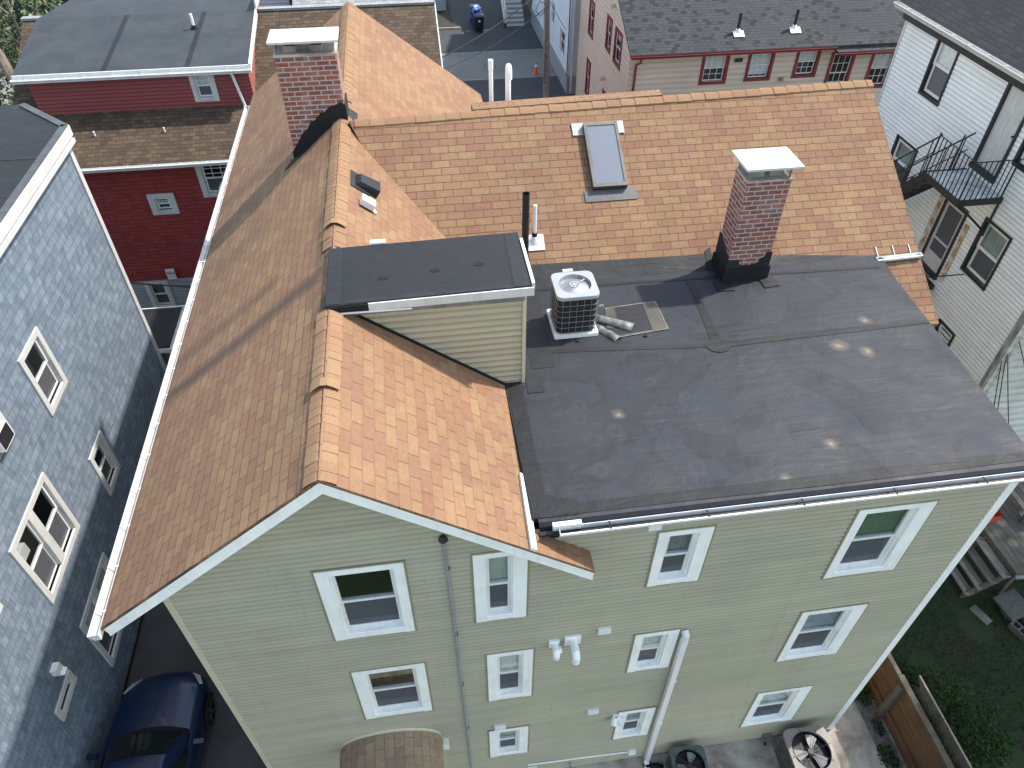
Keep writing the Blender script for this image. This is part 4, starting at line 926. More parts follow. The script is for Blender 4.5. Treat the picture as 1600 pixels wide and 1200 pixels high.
# ================================================================== BLUE HOUSE
BH = thing('blue_house', 'blue shingled house with white trim and dark flat roof at the left', 'house', (-10.5, 3.0, 0))
XB = -7.38
OB = V((XB, 0, 0)); UB = V((0, 1, 0)); NB = V((1, 0, 0))
hb = []
def bw(y0, y1, z0, z1, **k):
    k.setdefault('case', (.13, .13, .12, .12)); k.setdefault('trim', M_WHITE); k.setdefault('sill', False)
    hb.append(window(BH, OB, UB, NB, y0, y1, z0, z1, **k))
bw(5.74, 6.74, 5.82, 7.24, curtain=.0)
bw(6.02, 6.88, 3.0, 4.22, curtain=.25)
bw(2.90, 4.66, 3.755, 5.445, mull=.20, curtain=.0)
bw(3.06, 4.80, .90, 2.61, mull=.20, curtain=.3)
bw(3.66, 4.62, 6.60, 8.0, curtain=.0)
bw(1.40, 2.22, 2.18, 2.56, case=(.12, .12, .11, .11), curtain=.0)
bw(1.1, 2.1, 5.08, 6.5, curtain=.4); bw(-2.2, -1.2, 5.8, 7.2, curtain=.4); bw(-3, -1.4, .9, 2.6, mull=.2); bw(-3, -1.4, 3.76, 5.4, mull=.2)
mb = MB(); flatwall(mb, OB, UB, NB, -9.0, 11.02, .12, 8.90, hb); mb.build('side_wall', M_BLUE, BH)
mb = MB(); mb.face([(XB, 11.02, .12), (-8.78, 12.3, .12), (-8.78, 12.3, 8.9), (XB, 11.02, 8.9)]); flatwall(mb, (-8.78, 12.3, 0), V((-1, 0, 0)), V((0, 1, 0)), 0, 5, .12, 8.9); mb.build('end_wall', M_BLUE, BH)
mb = MB(); flatwall(mb, (-15, -9.0, 0), UX, NY, 0, 7.62, .12, 8.9); mb.build('end_wall', M_BLUE, BH)
mb = MB(); mb.box(-14.9, XB - .03, -8.9, 10.95, -.2, .13); mb.build('foundation', M_TAR, BH)
mb = MB(); mb.box(XB - .02, XB + .035, 10.93, 11.09, .1, 8.92); mb.build('corner_board', M_WHITE, BH)
# roof with cut corner
top = [(-7.26, -9.2), (-7.26, 11.18), (-8.55, 12.5), (-15, 12.5), (-15, -9.2)]
mb = MB(); mb.slab([(x, y, 9.20) for x, y in top], .24, 0, 1); mb.build('roof', [M_EPDM2, M_WHITE], BH)
def edge(mb, a, b, wd, z, h, ins=0.0):
    a, b = V(a + (0,)), V(b + (0,)); d = (b - a).normalized(); n = V((-d.y, d.x, 0)); mb.obox(a + n * ins + Z * z, b - a, n * wd, Z * h)
for k in range(2):
    mb = MB(); edge(mb, top[k], top[k + 1], .14, 9.201, .03); mb.build('roof_edging', plain('lead_edging', C(.055, .06, .062), .5, var=.3), BH)
    mb = MB(); edge(mb, top[k], top[k + 1], -.03, 9.0, .20, -.0); mb.build('fascia', M_WHITE, BH)
mb = MB(); mb.box(-7.30, -7.22, -9.2, 11.15, 8.86, 8.948); mb.box(-7.36, -7.31, -9, 11.1, 8.78, 8.9); mb.build('frieze', M_WHITE, BH)
mb = MB(); mb.slab([(-14.9, 9.62, 9.208), (-7.4, 9.66, 9.208), (-7.4, 9.72, 9.208), (-14.9, 9.70, 9.208)], .006); mb.build('membrane_seam', M_EPDM3, BH)
mb = MB(); mb.box(XB + .005, XB + .12, 1.90, 2.08, 2.95, 3.13); mb.face([(XB + .12, 1.90, 2.95), (XB + .12, 2.08, 2.95), (XB + .19, 2.06, 2.93), (XB + .19, 1.92, 2.93)]); mb.build('dryer_vent', M_WHITE2, BH)
ac = MB(); ac.box(XB - .05, XB + .16, 4.02, 4.44, 6.70, 7.04); w_ = ac.build('window_air_conditioner', M_WHITE2, BH)
mb = MB(); mb.box(XB + .161, XB + .17, 4.03, 4.41, 6.73, 7.03); mb.build('grille', M_BLK, w_)
mb = MB(); mb.box(XB - .33, XB - .10, 3.04, 3.42, 4.76, 5.0); mb.build('window_fan', M_WHITE2, BH)
# low porch at the back of the blue house
mb = MB(); mb.slab([(-8.9, 11.12, 2.98), (-7.08, 11.12, 2.96), (-7.08, 13.0, 2.93), (-8.9, 13.0, 2.95)], .10, 0); pr = mb.build('porch_roof', M_EPDM2, BH)
mb = MB(); mb.slab([(-7.24, 11.2, 2.975), (-7.09, 11.2, 2.975), (-7.09, 12.95, 2.945), (-7.24, 12.95, 2.945)], .008); mb.build('roof_edging', M_EPDM3, pr)
gutter(BH, 'porch_gutter', (-7.08, 11.10, 2.93), (-7.08, 12.98, 2.91), (1, 0, 0), M_WHITE2, w=.11, h=.09, hang=.32)
mb = MB(); mb.box(-8.9, -7.0, 13.0, 13.03, 2.78, 2.965); mb.box(-7.40, -6.97, 11.09, 11.115, 2.82, 2.95); mb.build('porch_fascia', M_WHITE2, BH)
mb = MB(); mb.box(-7.2, -7.1, 11.25, 11.35, .3, 2.86); mb.box(-7.2, -7.1, 12.8, 12.9, .3, 2.86); mb.box(-7.18, -7.12, 11.351, 12.79, 1.1, 1.18); mb.box(-8.8, -7.1, 11.2, 12.95, .18, .30); mb.build('porch_post', M_WHITE2, BH)
mb = MB(); mb.box(-8.8, -7.2, 12.2, 12.3, .3, 2.86); mb.build('porch_wall', M_LAV, BH)

# ================================================================== RED HOUSE
RH = thing('red_house', 'dark red house with long black dormer roof behind the blue house', 'house', (-6.0, 19.0, 0))
OR = V((0, 16.5, 0)); hr = []
def rw(a0, a1, z0, z1, **k):
    k.setdefault('case', (.14, .14, .10, .10)); k.setdefault('trim', M_WHITE); hr.append(window(RH, OR, UX, NY, a0, a1, z0, z1, **k))
rw(-8.23, -7.43, 4.03, 4.74, case=(.19, .19, .15, .15), grid=(4, 2), sill=False)
rw(-9.36, -8.60, .49, 1.56, case=(.13, .13, .08, .08), curtain=.5, cmat=M_CURTREFL)
rw(-6.56, -5.40, 4.52, 5.74, case=(.16, .16, .12, .12), grid=(3, 3))
rw(-4.6, -3.6, 2.4, 3.9, grid=(3, 2), curtain=.4); rw(-2.2, -1.2, 2.4, 3.9, grid=(3, 2), curtain=.4); rw(-11.8, -10.8, 4.0, 5.3, grid=(3, 2))
mb = MB(); flatwall(mb, OR, UX, NY, -11.6, 1.0, 1.60, 5.85, hr); mb.build('front_wall', M_RED, RH)
mb = MB(); siding(mb, OR, UX, NY, -.6, 1.60, lambda z: (-11.6, 1.0), e=.12, holes=hr); mb.build('lower_wall', M_GREY, RH)
mb = MB(); siding(mb, (1.0, 0, 0), UYp, NXp, -.3, 8.3, lambda z: (16.5, 26.2) if z < 5.9 else (16.5 + (z - 5.9) / .5, 26.2 - (z - 5.9) / .5), e=.12); mb.build('gable_wall', M_REDW, RH)
mb = MB(); siding(mb, (-11.6, 0, 0), UYm, NXm, -.3, 8.3, lambda z: (-26.2, -16.5) if z < 5.9 else (-26.2 + (z - 5.9) / .5, -16.5 - (z - 5.9) / .5), e=.12); mb.build('gable_wall', M_REDW, RH)
mb = MB(); mb.box(-5.95, -5.45, 16.1, 16.48, 4.64, 4.98); w_ = mb.build('window_air_conditioner', M_WHITE2, RH)
mb = MB(); mb.box(-5.92, -5.62, 16.085, 16.098, 4.68, 4.94); mb.build('grille', M_BLK, w_)
zb = lambda y: 5.86 + .5 * (y - 16.2)
mb = MB(); mb.slab([(-11.76, 16.2, zb(16.2)), (1.2, 16.2, zb(16.2)), (1.2, 21.4, zb(21.4)), (-11.76, 21.4, zb(21.4))], .08, 0); mb.slab([(-11.76, 21.4, zb(21.4)), (1.2, 21.4, zb(21.4)), (1.2, 26.6, zb(16.2)), (-11.76, 26.6, zb(16.2))], .08, 0); mb.build('roof', M_BRN, RH)
mb = MB(); mb.box(-11.8, 1.22, 21.28, 21.52, zb(21.4) - .03, zb(21.4) + .035); mb.build('ridge_cap', M_LIGHTROOF, RH)
mb = MB()
for s_, y0, y1 in ((1, 16.1, 21.4),):
    mb.prism([(1.2, y0, zb(y0) + .01), (1.2, y1, zb(y1) + .01), (1.2, y1, zb(y1) - .2), (1.2, y0, zb(y0) - .2)], (.04, 0, 0))
mb.build('rake_board', M_WHITE, RH)
gutter(RH, 'gutter', (-11.7, 16.2, 5.83), (1.2, 16.2, 5.83), (0, -1, 0), M_WHITE2, w=.13, h=.11, hang=.75)
mb = MB(); mb.box(-11.6, 1.1, 16.22, 16.49, 5.72, 5.74); mb.build('soffit', M_WHITE, RH)
# long shed dormer
OD = V((0, 18.0, 0)); hd_ = [window(RH, OD, UX, NY, -6.38, -5.66, 6.90, 7.79, case=(.13, .13, .07, .11), trim=M_WHITE, grid=(2, 2), curtain=.5)]
mb = MB(); siding(mb, OD, UX, NY, 6.6, 7.86, lambda z: (-10.9, -4.66), e=.11, holes=hd_); mb.build('dormer_wall', M_REDW, RH)
mb = MB(); siding(mb, (-4.66, 0, 0), UYp, NXp, 6.6, 8.55, lambda z: (18.0, 22.5) if z < 7.9 else (18.0 + (z - 7.9) / .2, 22.5), e=.11); mb.build('dormer_cheek', M_REDL, RH)
mb = MB(); siding(mb, (-10.9, 0, 0), UYm, NXm, 6.6, 8.55, lambda z: (-22.5, -18.0) if z < 7.9 else (-22.5, -18.0 - (z - 7.9) / .2), e=.11); mb.build('dormer_cheek', M_REDL, RH)
zd = lambda y: 7.99 + .2 * (y - 18.05)
ydm = 20.95
mb = MB(); mb.slab([(-11.17, 17.88, zd(17.88)), (-4.57, 17.88, zd(17.88)), (-4.57, ydm, zd(ydm)), (-11.17, ydm, zd(ydm))], .08); mb.slab([(-11.17, ydm, zd(ydm)), (-4.57, ydm, zd(ydm)), (-4.52, 23.2, zd(ydm) + .26), (-10.0, 23.2, zd(ydm) + .26)], .08)
dr = mb.build('dormer_roof', membrane('slate_membrane', C(.040, .045, .050), dusty=.2, marks=.12), RH)
for (xa, xb) in ((-8.75, -8.55), (-6.4, -6.2)):
    mb = MB(); mb.slab([(xa, 17.9, zd(17.9) + .006), (xa + .14, 17.9, zd(17.9) + .006), (xb + .14, ydm, zd(ydm) + .006), (xb, ydm, zd(ydm) + .006)], .004); mb.build('membrane_seam', M_EPDM3, dr)
mb = MB(); mb.tube([(-6.33, 20.0, zd(20)), (-6.33, 20.0, zd(20) + .42)], .04, 10); mb.build('vent_pipe', M_PVC, dr)
mb = MB(); mb.cone((-6.33, 20.0, zd(20)), .11, .07, .10, 12); mb.build('pipe_boot', M_TAR, dr)
mb = MB(); mb.cone((-7.0, 22.9, 8.75), .12, .10, .16, 10); mb.build('roof_vent', M_IRON, dr)
mb = MB(); mb.prism([(-4.56, 17.86, zd(17.86) + .04), (-4.56, ydm, zd(ydm) + .04), (-4.56, ydm, zd(ydm) - .18), (-4.56, 17.86, zd(17.86) - .18)], (.05, 0, 0)); mb.build('rake_board', M_WHITE, RH)
mb = MB(); mb.box(-4.55, -4.50, ydm, 23.2, 8.6, 8.95); mb.build('rake_board', M_WHITE, RH)
mb = MB(); mb.box(-11.17, -4.53, 17.84, 17.875, 7.80, 7.965); mb.build('dormer_fascia', M_WHITE2, RH)
gutter(RH, 'dormer_gutter', (-11.2, 17.83, 7.86), (-4.5, 17.83, 7.86), (0, -1, 0), M_WHITE2, w=.12, h=.1, hang=.8)
mb = MB(); mb.tube([(-5.1, 17.78, 7.76), (-5.1, 17.9, 7.68), (-4.95, 17.9, 6.75), (-4.95, 17.7, 6.6)], .045, 8); mb.build('downspout', M_WHITE2, RH)
mb = MB(); mb.box(-5.6, -5.45, 17.86, 17.98, 7.72, 7.8); mb.build('downspout_stub', M_WHITE2, RH)
for x in (-9.3, -7.3):
    mb = MB(); mb.tube([(x, 17.2, zb(17.2)), (x, 17.2, zb(17.2) + .14)], .025, 8); mb.build('roof_spike', M_PVC, RH)
# sign
t = thing('sign', 'small white sign with black letters on the red house wall above the grey siding', 'sign', (-8.38, 16.45, 1.7))
mb = MB(); mb.box(-8.52, -8.24, 16.44, 16.47, 1.76, 2.03); mb.box(-8.52, -8.24, 16.44, 16.47, 1.63, 1.735); mb.build('sign_board', M_SIGN, t)
for i, ch in enumerate('NO'):
    cu = bpy.data.curves.new('letter', 'FONT'); cu.body = ch; cu.size = .15; cu.extrude = .003
    tmp = bpy.data.objects.new('letter_curve', cu); COL.objects.link(tmp); bpy.context.view_layer.update()
    me = bpy.data.meshes.new_from_object(tmp.evaluated_get(bpy.context.evaluated_depsgraph_get())); me.materials.clear(); me.materials.append(M_INK)
    bpy.data.objects.remove(tmp)
    o = bpy.data.objects.new('letter', me); COL.objects.link(o)
    o.rotation_euler = (math.pi / 2, 0, 0); o.location = V((-8.49 + .115 * i, 16.436, 1.83)) - WP[t]; o.parent = t

# ================================================================== TAN HOUSE
TH = thing('tan_house', 'beige house with maroon window trim and charcoal shingle roof at the top', 'house', (15.0, 28.0, 0))
OT = V((0, 24.0, 0)); ht = []
def tw(a0, a1, z0, z1, cur=.5, **k):
    ht.append(window(TH, OT, UX, NY, a0, a1, z0, z1, case=(.13, .13, .06, .12), trim=M_MAROON, grid=(3, 2), curtain=cur, sill=False, screen=False, gridlow=True, **k))
tw(12.03, 13.2, 4.14, 5.39, .52); tw(13.99, 15.13, 4.18, 5.40, .9); tw(16.07, 17.13, 4.22, 5.45, .5); tw(17.62, 18.72, 3.4, 5.20, 0); tw(19.45, 20.55, 3.6, 5.20, .5)
mb = MB(); siding(mb, OT, UX, NY, -1.0, 5.52, lambda z: (9.0, 23.0), e=.22, d=.012, holes=ht); mb.build('front_wall', M_TANW, TH)
OT2 = V((9.0, 0, 0)); UT2 = V((0, -1, 0)); h2 = []
for (y0, y1, z0, z1) in ((25.3, 26.5, 4.38, 5.80), (27.05, 27.95, 4.45, 5.88), (30.3, 31.3, 4.0, 5.6), (30.25, 31.1, 1.2, 2.95), (26.9, 27.7, 1.4, 2.75)):
    h2.append(window(TH, OT2, UT2, NXm, -y1, -y0, z0, z1, case=(.13, .13, .10, .12), trim=M_MAROON, curtain=.3, sill=False, screen=False))
ridy = 28.6
def olt(z):
    if z < 5.5: return (-33.2, -24.0)
    t = (8.1 - z) / .55
    return (-(ridy + t), -(ridy - t)) if z < 8.05 else None
mb = MB(); siding(mb, OT2, UT2, NXm, -1.0, 8.0, olt, e=.22, d=.006, holes=h2); mb.build('gable_wall', M_TANW, TH)
mb = MB(); mb.slab([(8.92, 23.72, 5.55), (23, 23.72, 5.55), (23, ridy, 8.2), (8.92, ridy, 8.2)], .09); mb.slab([(8.92, ridy, 8.2), (23, ridy, 8.2), (23, 33.6, 5.5), (8.92, 33.6, 5.5)], .09); mb.build('roof', M_GRYSH, TH)
mb = MB(); mb.box(17.55, 23.0, 23.42, 23.75, 5.33, 5.40); mb.build('lower_eave', M_GRYSH, TH)
gutter(TH, 'gutter', (8.95, 23.70, 5.52), (17.55, 23.70, 5.52), (0, -1, 0), M_MAROON, w=.11, h=.10, hang=0)
gutter(TH, 'gutter', (17.55, 23.42, 5.36), (23.0, 23.42, 5.36), (0, -1, 0), M_MAROON, w=.11, h=.10, hang=0)
mb = MB(); mb.tube([(9.35, 23.64, 5.42), (9.35, 23.64, 5.3), (9.25, 23.92, 5.1), (9.22, 23.92, -.3)], .05, 8); mb.build('downspout', M_MAROON, TH)
mb = MB(); mb.box(9.0, 23, 23.72, 23.97, 5.38, 5.40); mb.build('soffit', M_TANW, TH)
for (x, y) in ((13.55, 24.55), (15.98, 24.6)):
    z = 5.55 + .543 * (y - 23.72); mb = MB(); mb.tube([(x, y, z), (x, y, z + .72)], .06, 10); v_ = mb.build('vent_pipe', M_IRON, TH)
    mb = MB(); mb.cone((x, y, z), .13, .08, .12, 12); mb.prism([(x - .22, y - .28, z - .12), (x + .22, y - .28, z - .12), (x + .22, y - .02, z + .02), (x - .22, y - .02, z + .02)], (0, 0, .02)); mb.build('pipe_flashing', M_WHITE2, v_)
mb = MB(); mb.box(13.42, 13.74, 23.92, 23.985, 5.02, 5.15); mb.build('wall_vent', M_IRON, TH)
mb = MB(); mb.box(15.55, 15.7, 23.9, 23.985, 4.15, 4.28); mb.build('wall_lamp', M_SILVD, TH)
for (y, z) in ((26.9, 6.5), (27.6, 3.25)):
    mb = MB(); mb.tube([(8.99, y, z), (8.85, y, z), (8.82, y, z - .12)], .08, 10); mb.build('exhaust_hood', M_SAGET, TH)

# ================================================================== WHITE HOUSE (right)
WH = thing('white_house', 'white clapboard house with black trim and a fire escape landing at the right', 'house', (17.0, 11.0, 0))
OW = V((14.0, 0, 0)); UW = V((0, -1, 0)); hw_ = []
def ww(y0, y1, z0, z1, **k):
    k.setdefault('case', (.07, .07, .06, .08)); k.setdefault('sf', .075); k.setdefault('depth', .03); hw_.append(window(WH, OW, UW, NXm, -y1, -y0, z0, z1, trim=M_BLACKW, sill=False, **k))
ww(12.2, 13.17, 7.98, 9.64, curtain=1.0, cmat=M_CURT, sash=M_WHITE2)
M_CG = plain('pane_reflection_backing', C(.36, .43, .39), .9, var=.15, vs=3)  # sheet added behind panes, coloured like the greenish reflection on the glass
ww(7.97, 9.0, 5.0, 6.54, curtain=.8, cmat=M_CG); ww(8.15, 9.05, 7.92, 9.4, curtain=.5); ww(12.26, 13.35, 5.4, 6.72, curtain=1.0, cmat=M_CG); ww(8.1, 8.85, 2.9, 3.45, curtain=1.0, cmat=M_CG)  # M_CG curtains are added sheets standing in for the greenish pane reflection
def door(y0, y1, z0, z1, glass):
    hw_.append((-y1 - .0, -y0, z0 - .02, z1))
    mb = MB(); bx = lambda a, b, c, d, e_, f_: mb.box(14 - f_, 14 - e_, a, b, c, d)
    bx(y0, y0 + .08, z0, z1, -.04, .04); bx(y1 - .08, y1, z0, z1, -.04, .04); bx(y0 + .08, y1 - .08, z1 - .08, z1, -.04, .038); bx(y0, y1, z0 - .12, z0 - .001, -.04, .10)
    f = mb.build('door_frame', M_BLACKW, WH)
    if not glass:
        mb = MB(); mb.box(14.03, 14.07, y0 + .08, y1 - .08, z0, z1 - .08)
        for (a, b) in ((.1, .46), (.54, .9)):
            for (c, d) in ((.06, .34), (.40, .68), (.74, .94)):
                W_, H_ = y1 - y0 - .16, z1 - z0 - .08; A, B, Cc, D = y0 + .08 + W_ * a, y0 + .08 + W_ * b, z0 + H_ * c, z0 + H_ * d
                mb.box(14.022, 14.029, A, B, Cc, D)
        d_ = mb.build('door', M_WHITE, WH); mb = MB(); mb.tube([(14.025, y0 + .15, z0 + 1.0), (13.97, y0 + .15, z0 + 1.0)], .025, 8); mb.build('door_handle', M_IRON, d_)
    else:
        mb = MB(); a, b, c, d = y0 + .08, y1 - .08, z0, z1 - .08; s = .09
        for (p, q_, r_, t_) in ((a, a + s, c, d), (b - s, b, c, d), (a + s, b - s, d - s, d), (a + s, b - s, c, c + .42), (a + s, b - s, c + .78, c + .84)): mb.box(14.0, 14.03, p, q_, r_, t_)
        d_ = mb.build('storm_door', M_WHITE, WH); mb = MB(); mb.box(14.015, 14.022, a + s, b - s, c + .42, d - s); mb.build('pane', M_GLASSD, d_)
        mb = MB(); mb.box(14.18, 14.2, a - .1, b + .1, c, d); mb.build('room_interior', M_ROOM, d_)
door(9.26, 10.22, 7.42, 9.52, False); door(9.58, 10.52, 4.34, 6.30, True)
mb = MB(); siding(mb, OW, UW, NXm, .24, 9.72, lambda z: (-14.75, -6.68), e=.115, d=.014, holes=hw_); mb.build('side_wall', M_WHS, WH)
hs = [window(WH, (0, 6.6, 0), UX, NY, 16.6, 17.6, .6, 1.75, trim=M_BLACKW, sill=False, case=(.08, .08, .08, .08)), window(WH, (0, 6.6, 0), UX, NY, 16.2, 17.2, 3.8, 5.3, trim=M_BLACKW, sill=False, case=(.08, .08, .08, .08))]
mb = MB(); siding(mb, (0, 6.6, 0), UX, NY, .2, 9.72, lambda z: (14.05, 22.0), e=.26, d=.012, holes=hs); mb.build('end_wall', M_WHS2, WH)
mb = MB(); mb.face([(14.0, 14.75, .2), (14.0, 14.75, 9.7), (22, 14.75, 9.7), (22, 14.75, .2)]); mb.box(14.03, 21.9, 6.63, 14.7, -.3, .21); mb.build('foundation', M_FOUND, WH)
mb = MB(); mb.box(13.96, 14.06, 6.56, 6.68, .2, 9.70); mb.build('corner_board', wood('peeling_board', C(.07, .06, .05), C(.5, .48, .44), (5, 5, 1.2)), WH)
mb = MB(); mb.box(14.22, 14.34, 6.53, 6.598, .2, 9.6); mb.build('downspout', M_WHS2, WH)
mb = MB(); mb.slab([(13.72, 6.3, 9.80), (13.72, 15.0, 9.80), (18, 15.0, 12.0), (18, 6.3, 12.0)], .1); mb.slab([(18, 6.3, 12.0), (18, 15.0, 12.0), (22.3, 15.0, 9.80), (22.3, 6.3, 9.8)], .1); mb.build('roof', M_BLKSH, WH)
gutter(WH, 'gutter', (13.72, 6.3, 9.79), (13.72, 15.0, 9.79), (-1, 0, 0), M_ALU, w=.14, h=.12, hang=.7)
mb = MB(); mb.box(13.86, 13.985, 6.5, 14.8, 9.42, 9.62); mb.box(13.73, 13.985, 6.5, 14.9, 9.63, 9.66); mb.build('frieze', M_BLACKW, WH)
mb = MB(); mb.box(13.975, 14.03, 14.69, 14.78, .2, 9.7); mb.build('corner_board', M_WHITE, WH)
for (y, yy) in ((10.60, 10.76), (9.34, 9.50)):
    mb = MB(); mb.box(13.978, 13.984, y, yy, 4.3, 6.25 if y > 10 else 6.05); mb.build('rust_streak', M_RUST, WH)
# landing
LD = []
mb = MB(); mb.box(12.84, 13.96, 8.82, 10.28, 7.08, 7.16); LAND = mb.build('landing', plain('worn_plate', C(.62, .60, .57), .7, var=.35, vs=4, dirt=.6), WH)
mb = MB(); mb.box(12.80, 12.84, 8.78, 10.32, 7.02, 7.18); mb.box(12.84, 13.98, 8.78, 8.82, 7.02, 7.18); mb.box(12.84, 13.98, 10.28, 10.32, 7.02, 7.18); mb.build('landing_frame', M_IRON, LAND)
mb = MB(); T_ = lambda *p: mb.tube(p, .014, 6)
mb.tube([(12.83, 10.28, 7.16), (12.83, 10.28, 8.2)], .022, 6); mb.tube([(12.83, 8.82, 7.16), (12.83, 8.82, 8.16)], .022, 6); mb.tube([(13.93, 8.82, 7.16), (13.93, 8.82, 8.16)], .022, 6); mb.tube([(13.5, 10.28, 7.16), (13.5, 10.28, 8.1)], .02, 6)
T_((12.83, 8.82, 8.14), (12.83, 10.28, 8.14)); T_((12.83, 8.82, 8.14), (13.98, 8.82, 8.14)); 
for k in range(1, 10): T_((12.83, 8.82 + .146 * k, 7.17), (12.83, 8.82 + .146 * k, 8.14))
for k in range(1, 8): T_((12.83 + .14 * k, 8.82, 7.17), (12.83 + .14 * k, 8.82, 8.14))
mb.build('railing', M_IRON, LAND)
mb = MB(); mb.tube([(12.9, 8.85, 7.05), (13.96, 8.85, 6.2)], .03, 6); mb.tube([(13.96, 8.83, 7.1), (13.96, 8.83, 6.1)], .03, 6); mb.build('bracket', M_IRON, LAND)
mb = MB()
for xs in (12.9, 13.72): mb.prism([(xs, 10.32, 7.16), (xs, 10.32, 6.9), (xs, 13.9, 3.3), (xs, 13.9, 3.56)], (.03, 0, 0))
mb.build('stair_stringer', M_IRON, LAND)
for k in range(12):
    y = 10.36 + .28 * k; z = 6.96 - .28 * k; mb = MB(); mb.box(12.94, 13.71, y, y + .24, z, z + .03); mb.build('stair_tread', M_IRON, LAND)
for xs in (12.88, 13.76):
    mb = MB(); T2 = lambda *p: mb.tube(p, .015, 6)
    mb.tube([(xs, 10.28, 8.14), (xs, 13.7, 4.7)], .022, 6); T2((xs, 10.3, 7.7), (xs, 13.7, 4.28))
    for k in range(7): T2((xs, 10.5 + .5 * k, 6.95 - .5 * k), (xs, 10.5 + .5 * k, 7.92 - .5 * k))
    mb.build('stair_railing', M_IRON, LAND)
mb = MB(); mb.box(13.0, 13.95, 9.5, 10.5, 3.95, 4.1); mb.build('lower_landing', M_IRON, WH)
mb = MB()
for k in range(8): mb.tube([(13.0, 8.9 + .2 * k, 4.1), (13.0, 8.9 + .2 * k, 4.95)], .014, 6)
mb.tube([(13.0, 8.8, 4.95), (13.0, 10.5, 4.95)], .016, 6); mb.tube([(13.0, 8.8, 4.95), (13.98, 8.8, 4.95)], .016, 6); mb.build('railing', M_IRON, bpy.data.objects['lower_landing'])
